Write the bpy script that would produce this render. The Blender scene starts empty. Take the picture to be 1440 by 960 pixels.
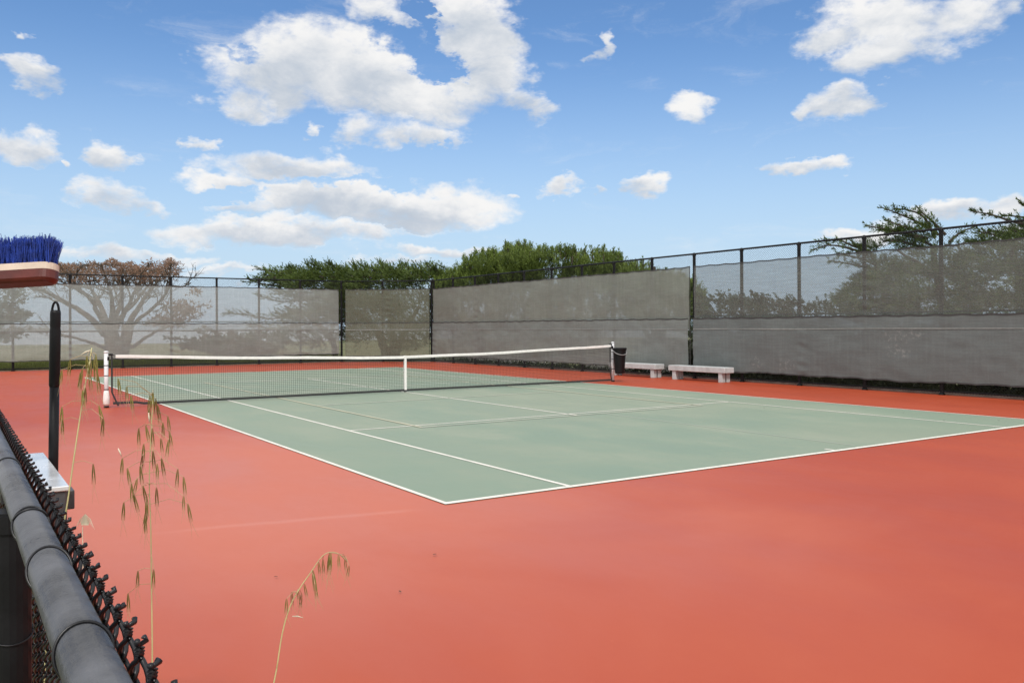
import bpy, math, random
import numpy as np
from mathutils import Vector, Matrix, noise

random.seed(7); rng = np.random.default_rng(7)
scene = bpy.context.scene
COL = scene.collection

# ------------------------------------------------------------------ camera
CAM = np.array([-9.0772, -18.3942, 1.5404]); YAW = -.5833; ROLL = -.0053; F = 1200.09; CY = 459.76
FW = np.array([-math.sin(YAW), math.cos(YAW), 0.]); RT = np.array([math.cos(YAW), math.sin(YAW), 0.]); UP = np.array([0, 0, 1.])
def at(px, py, d):
    "surveyed point: direction measured on the photograph, distance d in metres"
    u = (px - 720) / F; v = -(py - CY) / F
    c, s = math.cos(ROLL), math.sin(ROLL)
    r = c * RT + s * UP; w = -s * RT + c * UP
    return CAM + d * (FW + u * r + v * w)
cam_d = bpy.data.cameras.new('camera'); cam = bpy.data.objects.new('camera', cam_d); COL.objects.link(cam)
cam_d.lens = 30.0; cam_d.sensor_width = 36.0; cam_d.shift_y = -20.2 / 1440
cam_d.clip_start = 0.03; cam_d.clip_end = 20000
c, s = math.cos(ROLL), math.sin(ROLL)
r = c * RT + s * UP; w = -s * RT + c * UP
M = Matrix((r, w, -FW)).transposed().to_4x4(); M.translation = Vector(CAM)
cam.matrix_world = M
scene.camera = cam

# ------------------------------------------------------------------ node helpers
class NT:
    def __init__(s, tree): s.t = tree; s.n = tree.nodes; s.l = tree.links
    def new(s, ty, **kw):
        n = s.n.new(ty)
        for k, v in kw.items(): setattr(n, k, v)
        return n
    def put(s, sock, v):
        if isinstance(v, E): v = v.o
        if hasattr(v, 'is_output'): s.l.new(v, sock)
        else: sock.default_value = v
    def m(s, op, *a, clamp=False):
        n = s.new('ShaderNodeMath', operation=op, use_clamp=clamp)
        for i, v in enumerate(a): s.put(n.inputs[i], v)
        return E(s, n.outputs[0])
    def ramp(s, x, lo, hi, a=0., b=1., smooth=True):
        n = s.new('ShaderNodeMapRange'); n.interpolation_type = 'SMOOTHSTEP' if smooth else 'LINEAR'
        s.put(n.inputs[0], x)
        for i, v in zip((1, 2, 3, 4), (lo, hi, a, b)): s.put(n.inputs[i], v)
        return E(s, n.outputs[0])
    def noise(s, vec, scale, detail=4, rough=.5, lac=2., col=False, dist=0.):
        n = s.new('ShaderNodeTexNoise'); s.put(n.inputs['Vector'], vec); n.inputs['Scale'].default_value = scale
        n.inputs['Detail'].default_value = detail; n.inputs['Roughness'].default_value = rough; n.inputs['Lacunarity'].default_value = lac
        n.inputs['Distortion'].default_value = dist
        return E(s, n.outputs['Color' if col else 'Fac'])
    def mix(s, f, a, b, mode='MIX'):
        n = s.new('ShaderNodeMix', data_type='RGBA', blend_type=mode)
        s.put(n.inputs[0], f); s.put(n.inputs[6], a); s.put(n.inputs[7], b)
        return E(s, n.outputs[2])
    def vec(s, x, y, z):
        n = s.new('ShaderNodeCombineXYZ')
        for i, v in enumerate((x, y, z)): s.put(n.inputs[i], v)
        return E(s, n.outputs[0])
    def sep(s, v):
        n = s.new('ShaderNodeSeparateXYZ'); s.put(n.inputs[0], v); return [E(s, o) for o in n.outputs]
    def scale(s, v, xyz):
        n = s.new('ShaderNodeVectorMath', operation='MULTIPLY'); s.put(n.inputs[0], v); n.inputs[1].default_value = xyz
        return E(s, n.outputs[0])
class E:
    def __init__(s, nt, o): s.nt = nt; s.o = o
    def __add__(s, b): return s.nt.m('ADD', s, b)
    def __radd__(s, b): return s.nt.m('ADD', b, s)
    def __sub__(s, b): return s.nt.m('SUBTRACT', s, b)
    def __rsub__(s, b): return s.nt.m('SUBTRACT', b, s)
    def __mul__(s, b): return s.nt.m('MULTIPLY', s, b)
    def __rmul__(s, b): return s.nt.m('MULTIPLY', s, b)
    def __truediv__(s, b): return s.nt.m('DIVIDE', s, b)
def rgb(r, g, b): return (r, g, b, 1.)
def srgb(r, g, b):
    f = lambda c: (c / 255 / 12.92) if c <= 10 else ((c / 255 + .055) / 1.055) ** 2.4
    return (f(r), f(g), f(b), 1.)

def material(name):
    m = bpy.data.materials.new(name); m.use_nodes = True
    nt = NT(m.node_tree); b = nt.n['Principled BSDF']
    nt.b = b; nt.out = nt.n['Material Output']
    co = nt.new('ShaderNodeTexCoord'); nt.obj = E(nt, co.outputs['Object'])
    return m, nt
def bump(nt, h, strength=.3, dist=.01):
    n = nt.new('ShaderNodeBump'); n.inputs['Strength'].default_value = strength; n.inputs['Distance'].default_value = dist
    nt.put(n.inputs['Height'], h); nt.l.new(n.outputs[0], nt.b.inputs['Normal'])
    return n
def simple(name, col, rough=.6, metal=0., var=.12, nscale=12., bumps=.15, bscale=60., spec=.5):
    m, nt = material(name)
    n1 = nt.noise(nt.obj, nscale, 5, .6)
    a = [max(0, c * (1 - var)) for c in col[:3]] + [1]; b = [min(1, c * (1 + var)) for c in col[:3]] + [1]
    nt.put(nt.b.inputs['Base Color'], nt.mix(nt.ramp(n1, .3, .7), tuple(a), tuple(b)))
    nt.b.inputs['Metallic'].default_value = metal
    nt.put(nt.b.inputs['Roughness'], nt.ramp(n1, .2, .8, max(.05, rough - .08), min(1, rough + .08)))
    nt.b.inputs['Specular IOR Level'].default_value = spec
    if bumps: bump(nt, nt.noise(nt.obj, bscale, 3, .6), bumps, .004)
    return m

# ------------------------------------------------------------------ mesh helpers
class MB:
    def __init__(s): s.v = []; s.f = []
    def add(s, vs, fs):
        k = len(s.v); s.v.extend([tuple(map(float, p)) for p in vs]); s.f.extend([tuple(i + k for i in f) for f in fs]); return s
    def box(s, lo, hi, R=None, T=None, bev=0.):
        x0, y0, z0 = lo; x1, y1, z1 = hi
        if bev > 0:
            b = bev; ring = lambda z, i: [(x0 + i, y0 + b, z), (x0 + i + 0, y1 - b, z)]
            vs = []
            def octa(z, ins):
                X0, X1, Y0, Y1 = x0 + ins, x1 - ins, y0 + ins, y1 - ins
                return [(X0 + b, Y0, z), (X1 - b, Y0, z), (X1, Y0 + b, z), (X1, Y1 - b, z), (X1 - b, Y1, z), (X0 + b, Y1, z), (X0, Y1 - b, z), (X0, Y0 + b, z)]
            for z, ins in ((z0, b * .7), (z0 + b, 0), (z1 - b, 0), (z1, b * .7)): vs += octa(z, ins)
            fs = [tuple(range(7, -1, -1)), tuple(range(24, 32))]
            for k in range(3):
                for i in range(8): fs.append((k * 8 + i, k * 8 + (i + 1) % 8, k * 8 + 8 + (i + 1) % 8, k * 8 + 8 + i))
        else:
            vs = [(x0, y0, z0), (x1, y0, z0), (x1, y1, z0), (x0, y1, z0), (x0, y0, z1), (x1, y0, z1), (x1, y1, z1), (x0, y1, z1)]
            fs = [(3, 2, 1, 0), (4, 5, 6, 7), (0, 1, 5, 4), (1, 2, 6, 5), (2, 3, 7, 6), (3, 0, 4, 7)]
        if R is not None or T is not None:
            R = np.eye(3) if R is None else np.array(R); T = np.zeros(3) if T is None else np.array(T)
            vs = [R @ np.array(p) + T for p in vs]
        return s.add(vs, fs)
    def tube(s, pts, rad, sides=8, caps=True):
        pts = [np.array(p, float) for p in pts]; n = len(pts)
        if not hasattr(rad, '__len__'): rad = [rad] * n
        vs = []; prev = None
        for i, p in enumerate(pts):
            t = pts[min(i + 1, n - 1)] - pts[max(i - 1, 0)]; t = t / (np.linalg.norm(t) + 1e-12)
            if prev is None:
                a = np.array([0, 0, 1.]) if abs(t[2]) < .9 else np.array([1., 0, 0])
            else: a = prev
            u = a - t * np.dot(a, t); u /= np.linalg.norm(u) + 1e-12; prev = u; w_ = np.cross(t, u)
            for k in range(sides):
                an = 2 * math.pi * k / sides
                vs.append(p + rad[i] * (math.cos(an) * u + math.sin(an) * w_))
        fs = [(i * sides + k, i * sides + (k + 1) % sides, (i + 1) * sides + (k + 1) % sides, (i + 1) * sides + k) for i in range(n - 1) for k in range(sides)]
        if caps: fs += [tuple(range(sides - 1, -1, -1)), tuple((n - 1) * sides + k for k in range(sides))]
        return s.add(vs, fs)
    def lathe(s, prof, c=(0, 0, 0), sides=24, sx=1., sy=1.):
        vs = [(c[0] + r * sx * math.cos(2 * math.pi * k / sides), c[1] + r * sy * math.sin(2 * math.pi * k / sides), c[2] + z) for r, z in prof for k in range(sides)]
        n = len(prof)
        fs = [(i * sides + k, i * sides + (k + 1) % sides, (i + 1) * sides + (k + 1) % sides, (i + 1) * sides + k) for i in range(n - 1) for k in range(sides)]
        fs += [tuple(range(sides - 1, -1, -1)), tuple((n - 1) * sides + k for k in range(sides))]
        return s.add(vs, fs)
    def build(s, name, mat, parent=None, smooth=False, tint=None):
        me = bpy.data.meshes.new(name); me.from_pydata(s.v, [], s.f); me.materials.append(mat)
        if smooth: me.polygons.foreach_set('use_smooth', [True] * len(me.polygons))
        if tint is not None:
            a = me.attributes.new('tint', 'FLOAT', 'FACE'); a.data.foreach_set('value', tint)
        me.update()
        o = bpy.data.objects.new(name, me); COL.objects.link(o)
        if parent: o.parent = parent; o.matrix_parent_inverse = Matrix.Translation(-parent.location)
        return o
def np_mesh(name, V, Q, mat, parent=None, tint=None):
    "V (n,3), Q (m,4)"
    me = bpy.data.meshes.new(name); me.vertices.add(len(V)); me.vertices.foreach_set('co', np.ascontiguousarray(V, np.float32).ravel())
    m_ = len(Q); me.loops.add(m_ * 4); me.loops.foreach_set('vertex_index', np.ascontiguousarray(Q, np.int32).ravel())
    me.polygons.add(m_); me.polygons.foreach_set('loop_start', np.arange(m_, dtype=np.int32) * 4)
    try: me.polygons.foreach_set('loop_total', np.full(m_, 4, np.int32))
    except Exception: pass
    me.materials.append(mat)
    if tint is not None:
        a = me.attributes.new('tint', 'FLOAT', 'FACE'); a.data.foreach_set('value', np.ascontiguousarray(tint, np.float32))
    me.update(calc_edges=True); me.validate()
    o = bpy.data.objects.new(name, me); COL.objects.link(o)
    if parent: o.parent = parent; o.matrix_parent_inverse = Matrix.Translation(-parent.location)
    return o
def thing(name, label, cat, loc, group=None):
    o = bpy.data.objects.new(name, None); COL.objects.link(o); o.location = tuple(map(float, loc)); o.empty_display_size = .2
    o['label'] = label; o['category'] = cat
    if group: o['group'] = group
    return o
def struct(o, kind='structure', label=None, cat=None):
    o['kind'] = kind
    if label: o['label'] = label
    if cat: o['category'] = cat
    return o
def sheet(name, poly, z, mat):
    me = bpy.data.meshes.new(name); me.from_pydata([(x, y, z) for x, y in poly], [], [tuple(range(len(poly)))]); me.materials.append(mat)
    o = bpy.data.objects.new(name, me); COL.objects.link(o); return o

# ------------------------------------------------------------------ world: sky with clouds
SUN_EL, SUN_AZ = 52., 212.      # azimuth clockwise from +Y, where the sun stands (behind the camera)
EXPO = 0.0
world = bpy.data.worlds.new('World'); scene.world = world; world.use_nodes = True
nt = NT(world.node_tree); bg = nt.n['Background']
sky = nt.new('ShaderNodeTexSky', sky_type='NISHITA'); sky.sun_disc = False
sky.sun_elevation = math.radians(SUN_EL); sky.sun_rotation = math.radians(SUN_AZ)
sky.air_density = 1.0; sky.dust_density = 0.8; sky.ozone_density = 2.0; sky.altitude = 0
SKY_STR = 0.12
co = nt.new('ShaderNodeTexCoord'); dirv = E(nt, co.outputs['Generated'])
x, y, z = nt.sep(dirv)
az = nt.m('ARCTAN2', x, y); el = nt.m('ARCSINE', z)
def azel(px, py):
    d = at(px, py, 1.) - CAM; return math.atan2(d[0], d[1]), math.atan2(d[2], math.hypot(d[0], d[1]))
# stretch the noise along the horizon a little, as clouds are
nv = nt.vec(az, el * 1.7, 0.)
wn = nt.noise(nv, 9., 5, .6, col=True)
wx, wy, wz = nt.sep(wn)
wn2 = nt.noise(nv, 34., 4, .6, col=True)
w2x, w2y, w2z = nt.sep(wn2)
azw = az + (wx - .5) * .16 + (w2x - .5) * .035; elw = el + (wy - .5) * .07 + (w2y - .5) * .022
CL = [  # centre x, y, half-width, half-height (photograph pixels), strength
 (470,85,120,52,1.2),(385,105,85,45,1.),(325,138,46,26,.9),(540,120,110,50,1.1),(610,140,60,40,.7),(525,185,45,22,.6),
 (665,45,66,62,1.2),(700,50,48,48,.9),(680,110,62,52,1.05),(725,150,38,22,.9),(640,150,70,30,.6),
 (540,15,60,24,.7),(590,45,30,40,.4),(590,190,64,20,1.),(520,193,32,13,.6),
 (400,238,98,26,1.),(300,256,55,16,.8),(470,232,34,22,.6),
 (470,282,135,27,1.25),(590,288,115,28,1.2),(665,292,32,18,.8),(340,292,40,13,.5),
 (380,328,140,20,1.1),(500,325,60,12,.7),
 (165,268,58,24,.9),(200,285,46,12,.8),(140,262,30,13,.7),
 (35,203,40,22,1.),(158,208,34,20,1.),(28,102,42,26,.85),(28,120,34,14,.5),(25,37,20,9,.5),
 (272,203,20,10,.6),(83,226,12,7,.6),(430,182,15,8,.3),
 (965,158,36,24,.55),(848,62,18,26,.6),(985,142,26,14,.35),
 (1240,25,105,46,1.1),(1225,75,62,34,1.05),(1330,22,90,34,.7),(1170,42,50,20,.7),(1400,15,50,18,.4),(1300,60,60,30,.6),
 (1190,148,52,22,.95),(1150,162,22,13,.6),(1230,140,24,16,.4),
 (1110,232,76,9,.75),(1165,226,36,8,.5),(1060,236,26,9,.5),
 (795,258,28,13,.9),(848,261,20,7,.4),(918,252,34,14,.9),(730,269,18,5,.25),
 (140,360,70,14,.6),(230,362,90,10,.45),(620,352,90,10,.45),(60,350,70,8,.35),(310,380,80,9,.4),(560,368,60,8,.35),
 (1350,303,80,15,1.),(1430,290,30,20,.9),(1235,325,60,12,.7),(1290,318,60,14,.6),(1470,330,80,18,.6)]
dens = None; vac = None; wac = None
for i, (cx_, cy_, rx, ry, st) in enumerate(CL):
    a0, e0 = azel(cx_, cy_); a1, _ = azel(cx_ + rx, cy_); a2, _ = azel(cx_ - rx, cy_); _, e1 = azel(cx_, cy_ - ry); _, e2 = azel(cx_, cy_ + ry)
    ra = abs(a1 - a2) / 2 * 1.12; re = abs(e1 - e2) / 2 * 1.15
    u_ = (azw - (a0 )) * (1 / ra); v_ = (elw - e0) * (1 / re)
    d_ = nt.m('MAXIMUM', 1. - (u_ * u_ + v_ * v_) * 1., -1.) if False else nt.m('SUBTRACT', 1., u_ * u_ + v_ * v_)
    d_ = nt.m('MULTIPLY', nt.m('MAXIMUM', d_, -1.), 1.)
    dd = nt.m('ADD', d_ * 1.5, st * 1.1 - 1.25)
    dens = dd if dens is None else nt.m('SMOOTH_MAX', dens, dd, .35)
    wgt = nt.m('MAXIMUM', d_, 0.); vv = wgt * v_
    vac = vv if vac is None else vac + vv; wac = wgt if wac is None else wac + wgt
for (cx_, cy_, rx, ry, st) in [(570, 52, 30, 20, .8), (592, 76, 14, 14, .7), (618, 96, 26, 15, 1.05), (636, 110, 16, 12, .9), (600, 20, 10, 26, .9), (350, 74, 24, 7, .5), (640, 215, 60, 8, .8), (300, 272, 70, 7, .9), (470, 258, 90, 6, .7)]:
    a0, e0 = azel(cx_, cy_); a1, _ = azel(cx_ + rx, cy_); _, e1 = azel(cx_, cy_ - ry)
    u_ = (az + (w2x - .5) * .075 + (wx - .5) * .10 - a0) * (1 / abs(a1 - a0)); v_ = (el + (w2y - .5) * .05 + (wy - .5) * .05 - e0) * (1 / abs(e1 - e0))
    dens = dens - nt.m('MAXIMUM', 1. - (u_ * u_ + v_ * v_) * .45, 0.) * st * 1.6
# clouds over the rest of the sky, which only light the place and mirror in things
f1 = nt.noise(nv, 15., 9, .62, dist=.3)
f2 = nt.noise(nv, 60., 6, .65)
ang_out = nt.ramp(nt.m('ABSOLUTE', az - azel(720, 400)[0]), .66, .85)
high_out = nt.ramp(el, .42, .6)
outside = nt.m('MAXIMUM', ang_out, high_out)
gen = nt.ramp(nt.noise(dirv, 2.6, 6, .6), .36, .54, -1., 1.6) 
dens = nt.m('MAXIMUM', dens, nt.m('SUBTRACT', gen, (1. - outside) * 3.))
den = dens + (f1 - .5) * 3.3 + (f2 - .5) * 1.1
alpha = nt.ramp(den, -.55, 1.15)
cir = nt.noise(nt.vec(az + (wy - .5) * .2, el * 3.2, 3.), 5., 9, .68, dist=.6)
alpha = nt.m('MAXIMUM', alpha, nt.ramp(cir, .52, .85, 0., .5) * nt.ramp(den, -3., -.3, .25, 1.))
vn = vac / nt.m('MAXIMUM', wac, .05)
shade = nt.ramp(vn * .55 + (f1 - .5) * 2.2 + (wz - .5) * 1.4 - (den - .6) * .22, -.75, .45)
K = 1 / SKY_STR
cl_col = nt.mix(shade, (.52 * K, .585 * K, .675 * K, 1), (.93 * K, .925 * K, .92 * K, 1))
# the lens's end of the sky: NISHITA as it is, brightened only by the strength
hs = nt.new('ShaderNodeHueSaturation'); hs.inputs['Saturation'].default_value = 1.16; hs.inputs['Value'].default_value = 1.1
nt.l.new(sky.outputs[0], hs.inputs['Color'])
bright = nt.mix(outside, cl_col, (1.22 * K, 1.2 * K, 1.16 * K, 1))   # unseen cloud added extra bright, to spread soft light over the court
tinted = nt.mix(1., E(nt, hs.outputs[0]), (.98, 1.03, 1.12, 1), 'MULTIPLY')
tinted = nt.mix(nt.ramp(el, -.02, .34, .9, 0.), tinted, (.53 * K, .69 * K, .87 * K, 1))      # moist sea air low in the sky
final = nt.mix(alpha, tinted, bright)
nt.put(bg.inputs['Color'], final); bg.inputs['Strength'].default_value = SKY_STR
world.cycles.sampling_method = 'MANUAL'; world.cycles.sample_map_resolution = 1024

sun_d = bpy.data.lights.new('sun', 'SUN'); sun_d.energy = 2.4; sun_d.angle = math.radians(8); sun_d.color = (1., .96, .9)
sun = bpy.data.objects.new('sun', sun_d); COL.objects.link(sun)
sv = Vector((math.sin(math.radians(SUN_AZ)) * math.cos(math.radians(SUN_EL)), math.cos(math.radians(SUN_AZ)) * math.cos(math.radians(SUN_EL)), math.sin(math.radians(SUN_EL))))
sun.rotation_euler = sv.to_track_quat('Z', 'Y').to_euler(); sun.location = sv * 40
scene.view_settings.view_transform = 'Standard'; scene.view_settings.look = 'None'; scene.view_settings.exposure = EXPO; scene.view_settings.gamma = 1

# ------------------------------------------------------------------ materials
def court_mat(name, base, pale, deep, rough=.62, shade_sheen=None):
    m, nt = material(name)
    o = nt.obj
    big = nt.noise(o, .16, 4, .55, dist=.6); mid = nt.noise(nt.scale(o, (1., .45, 1.)), .9, 5, .6); fine = nt.noise(o, 9., 6, .7); grit = nt.noise(o, 420., 2, .6)
    c0 = nt.mix(nt.ramp(big, .32, .68), deep, base)
    c1 = nt.mix(nt.ramp(mid, .42, .75, 0., .65), c0, pale)
    c2 = nt.mix(nt.ramp(fine, .3, .75, 0., .3), c1, deep)
    c3 = nt.mix(nt.ramp(grit, .5, .75, 0., .16), c2, pale)
    if shade_sheen:
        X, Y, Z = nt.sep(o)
        wear_sheen = nt.ramp(nt.m('SQRT', (X + 7.) * (X + 7.) + (Y + 9.5) * (Y + 9.5)) + (nt.noise(o, .3, 4, .6, dist=.8) - .5) * 5., 1.5, 8., 1., 0.)  # painted sheen and light falloff: pale round one spot, deeper red away from it
        c3 = nt.mix(wear_sheen * .65, nt.mix(.75, c3, shade_sheen[0]), shade_sheen[1])
        sx_ = X * .981 + Y * -.195; dn_ = nt.m('ABSOLUTE', X * .195 + Y * .981 + 12.81 + (nt.noise(o, 1.2, 3, .5) - .5) * .12)
        seam = nt.ramp(dn_, .0, .085, 1., 0.) * nt.ramp(sx_, -5.7, -4.9) * nt.ramp(sx_, -3.6, -3.2, 1., 0.)
        c3 = nt.mix(seam * .3, c3, rgb(.60, .26, .20))       # old resurfacing seam
    # small dark scuffs and pale flecks
    vo = nt.new('ShaderNodeTexVoronoi'); nt.put(vo.inputs['Vector'], o); vo.inputs['Scale'].default_value = 1.6; vo.inputs['Randomness'].default_value = 1.
    fl = nt.ramp(E(nt, vo.outputs['Distance']), .010, .022, 1., 0.)
    c4 = nt.mix(fl * .6, c3, pale)
    vo2 = nt.new('ShaderNodeTexVoronoi'); nt.put(vo2.inputs['Vector'], nt.scale(o, (1., 1.7, 1.))); vo2.inputs['Scale'].default_value = .9
    fl2 = nt.ramp(E(nt, vo2.outputs['Distance']), .008, .018, 1., 0.)
    c5 = nt.mix(fl2 * .0, c4, tuple(v * .35 for v in deep[:3]) + (1,))
    nt.put(nt.b.inputs['Base Color'], c5)
    nt.put(nt.b.inputs['Roughness'], nt.ramp(mid, .3, .7, rough - .08, rough + .08))
    nt.b.inputs['Specular IOR Level'].default_value = .32
    bump(nt, grit * .5 + nt.noise(o, 3., 3, .5) * .8, .25, .002)
    return m
m_red = court_mat('red_acrylic', rgb(.50, .102, .040), rgb(.56, .155, .075), rgb(.43, .076, .028), rough=.5, shade_sheen=(rgb(.375, .050, .015), rgb(.58, .195, .128)))
m_green = court_mat('green_acrylic', rgb(.262, .302, .222), rgb(.315, .335, .26), rgb(.215, .282, .21))
def line_mat(name, col, wear_sheen):
    m, nt = material(name)
    n = nt.noise(nt.obj, 2.2, 6, .7); n2 = nt.noise(nt.obj, 60., 3, .7)
    nt.put(nt.b.inputs['Base Color'], nt.mix(nt.ramp(n * .7 + n2 * .3, .42, .62, 0., wear_sheen), col, rgb(.33, .36, .29)))
    nt.b.inputs['Roughness'].default_value = .6
    return m
m_line = line_mat('white_line_paint', rgb(.80, .76, .68), .28)
m_line_pale = line_mat('faded_line_paint', rgb(.58, .58, .48), .5)
m_line_yel = line_mat('yellowed_line_paint', rgb(.60, .56, .40), .4)
m_ghost = line_mat('ghost_line_paint', rgb(.335, .375, .30), .8)
m_scar = simple('pale_crack_filler', rgb(.54, .165, .105), .6, var=.1, bumps=0)

m_black = simple('black_vinyl_coating', rgb(.018, .018, .02), .38, var=.3, nscale=25, bumps=.2, bscale=90)
m_railgrey = simple('weathered_black_paint', rgb(0.072, .075, .084), .3, var=.42, nscale=9, bumps=.25, bscale=160, spec=.6)
m_postblk = simple('black_post_paint', rgb(.009, .009, .010), .5, var=.3, nscale=8, bumps=.2, spec=.22)
m_wire = simple('black_coated_wire', rgb(.010, .010, .012), .36, var=.3, bumps=0, spec=.4)
m_white = simple('white_post_paint', rgb(.66, .665, .68), .42, var=.08, nscale=6, bumps=.1)
m_band = simple('white_canvas', rgb(.80, .78, .75), .8, var=.06, nscale=9, bumps=.4, bscale=120)
m_cord = simple('black_net_cord', rgb(.035, .036, .036), .8, var=.1, bumps=0)
m_bin = simple('black_plastic', rgb(.006, .006, .007), .42, var=.2, nscale=7, bumps=.1, spec=.25)
m_binh = simple('grey_plastic_handle', rgb(.30, .30, .30), .5, bumps=0)
m_conc = simple('bench_concrete', rgb(.45, .475, .475), .85, var=.12, nscale=5, bumps=.5, bscale=35)
m_kerb = simple('kerb_concrete', rgb(.36, .31, .26), .9, var=.25, nscale=4, bumps=.5, bscale=40)
m_bark_g = simple('grey_bark', rgb(.085, .07, .052), .9, var=.4, nscale=5, bumps=.8, bscale=18)
m_bark_d = simple('dark_bark', rgb(.055, .042, .03), .9, var=.4, nscale=5, bumps=.8, bscale=18)
m_metal = simple('galvanised_sheet', rgb(.80, .81, .82), .24, metal=.35, var=.08, nscale=6, bumps=.12, bscale=20)
m_metal_d = simple('dull_sheet_metal', rgb(.10, .10, .105), .45, metal=.6, var=.2, bumps=.1)
m_wood = simple('varnished_brush_wood', rgb(.105, .013, .008), .45, var=.35, nscale=9, bumps=.25, bscale=30)
m_wood_l = simple('bare_brush_wood', rgb(.62, .50, .40), .6, var=.12, nscale=14, bumps=.25, bscale=50)
m_bristle = simple('blue_bristle', rgb(.018, .05, .32), .42, var=.45, nscale=40, bumps=0)
m_stem = simple('dry_oat_stem', rgb(.50, .47, .22), .6, var=.2, nscale=9, bumps=0)
m_pedicel = simple('oat_pedicel', rgb(.42, .30, .16), .7, var=.1, bumps=0)
m_husk = simple('bleached_husk', rgb(.75, .66, .50), .6, var=.1, bumps=0)
m_leafdeb = simple('dead_leaf', rgb(.10, .05, .03), .8, var=.4, bumps=0)
m_sea = simple('sea_water', rgb(.30, .33, .33), .5, var=.15, nscale=.01, bumps=.3, bscale=.4)  # distant haze put into a paler water colour

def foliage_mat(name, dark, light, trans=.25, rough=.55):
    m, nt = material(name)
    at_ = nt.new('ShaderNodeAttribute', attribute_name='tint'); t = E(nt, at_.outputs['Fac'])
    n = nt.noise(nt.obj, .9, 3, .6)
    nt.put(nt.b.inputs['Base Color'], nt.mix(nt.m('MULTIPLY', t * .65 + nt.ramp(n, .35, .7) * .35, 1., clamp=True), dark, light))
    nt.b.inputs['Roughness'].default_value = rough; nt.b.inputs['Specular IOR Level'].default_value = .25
    tr = nt.new('ShaderNodeBsdfTranslucent'); nt.put(tr.inputs['Color'], light)
    mx = nt.new('ShaderNodeMixShader'); mx.inputs[0].default_value = trans
    nt.l.new(nt.b.outputs[0], mx.inputs[1]); nt.l.new(tr.outputs[0], mx.inputs[2]); nt.l.new(mx.outputs[0], nt.out.inputs['Surface'])
    return m
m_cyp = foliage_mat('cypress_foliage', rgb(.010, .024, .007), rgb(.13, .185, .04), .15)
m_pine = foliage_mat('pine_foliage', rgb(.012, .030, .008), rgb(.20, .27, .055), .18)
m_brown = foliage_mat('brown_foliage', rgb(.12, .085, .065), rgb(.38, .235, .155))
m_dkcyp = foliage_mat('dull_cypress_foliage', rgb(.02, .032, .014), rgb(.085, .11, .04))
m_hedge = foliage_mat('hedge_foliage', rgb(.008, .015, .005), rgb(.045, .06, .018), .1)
m_grassb = foliage_mat('grass_blades', rgb(.07, .10, .025), rgb(.24, .27, .07), .3)
m_speck = foliage_mat('white_specks', rgb(.55, .55, .5), rgb(.8, .8, .76), .2)
m_oat = foliage_mat('oat_spikelet', rgb(.15, .085, .03), rgb(.36, .35, .09), .25)

def fabric_mat(name, col, open_lo, open_hi, marks=None, hole=None):
    m, nt = material(name)
    o = nt.obj
    streak = nt.noise(nt.scale(o, (.5, .5, 9.)), 2.2, 6, .65); blot = nt.noise(o, .8, 5, .6); weave = nt.noise(nt.scale(o, (6., 6., 42.)), 2.5, 3, .6)
    wr = nt.noise(nt.scale(o, (1., 1., 1.5)), 1.1, 4, .5, dist=.5)
    c = nt.mix(nt.ramp(streak * .55 + blot * .45, .35, .65), tuple(v * .90 for v in col[:3]) + (1,), tuple(v * 1.08 for v in col[:3]) + (1,))
    thread = nt.noise(nt.scale(o, (.7, .7, 34.)), 2.2, 5, .7); warp_ = nt.noise(nt.scale(o, (7., 7., .4)), 2., 4, .6)
    c = nt.mix(nt.ramp(thread, .35, .65, 0., .20), c, tuple(v * .62 for v in col[:3]) + (1,))
    c = nt.mix(nt.ramp(warp_, .45, .7, 0., .16), c, tuple(min(1, v * 1.5) for v in col[:3]) + (1,))
    c = nt.mix(nt.ramp(weave, .35, .7, 0., .22), c, tuple(v * .6 for v in col[:3]) + (1,))
    if marks:
        f = None
        for k, (mx_, my_, mz_, r_) in enumerate(marks):
            X, Y, Z = nt.sep(o); nz = nt.noise(o, 11., 4, .7)
            d = nt.m('SQRT', (Y - my_) * (Y - my_) + (Z - mz_) * (Z - mz_) * 2.2)
            g = nt.ramp(d, r_ * .5, r_, 1., 0.) * nt.ramp(nz, .52, .62)
            f = g if f is None else nt.m('MAXIMUM', f, g)
        c = nt.mix(f * .25, c, rgb(.55, .54, .5))
    b = nt.b; nt.put(b.inputs['Base Color'], c); b.inputs['Roughness'].default_value = .75; b.inputs['Specular IOR Level'].default_value = .25
    bump(nt, wr * 1. + streak * .12, .45, .06)
    tr = nt.new('ShaderNodeBsdfTranslucent'); nt.put(tr.inputs['Color'], c)
    m1 = nt.new('ShaderNodeMixShader'); m1.inputs[0].default_value = .3
    nt.l.new(b.outputs[0], m1.inputs[1]); nt.l.new(tr.outputs[0], m1.inputs[2])
    tp = nt.new('ShaderNodeBsdfTransparent'); m2 = nt.new('ShaderNodeMixShader')
    op = nt.ramp(thread * .4 + weave * .3 + streak * .3, .35, .65, open_lo, open_hi)
    if hole:
        X, Y, Z = nt.sep(o); hx, hz, ax, az_ = hole
        d = ((X - hx) * (1 / ax)) * ((X - hx) * (1 / ax)) + ((Z - hz) * (1 / az_)) * ((Z - hz) * (1 / az_))
        op = nt.m('MAXIMUM', op, nt.ramp(d, .8, 1.1, .95, 0.))
    nt.put(m2.inputs[0], op); nt.l.new(m1.outputs[0], m2.inputs[1]); nt.l.new(tp.outputs[0], m2.inputs[2])
    nt.l.new(m2.outputs[0], nt.out.inputs['Surface'])
    return m
m_scr_back = fabric_mat('sunlit_tone_windscreen', rgb(.47, .505, .475), .38, .52)  # sun and glare on the end fence put into a paler fabric colour
m_scr_corner = fabric_mat('grey_green_windscreen', rgb(.235, .25, .195), .32, .44)
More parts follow.
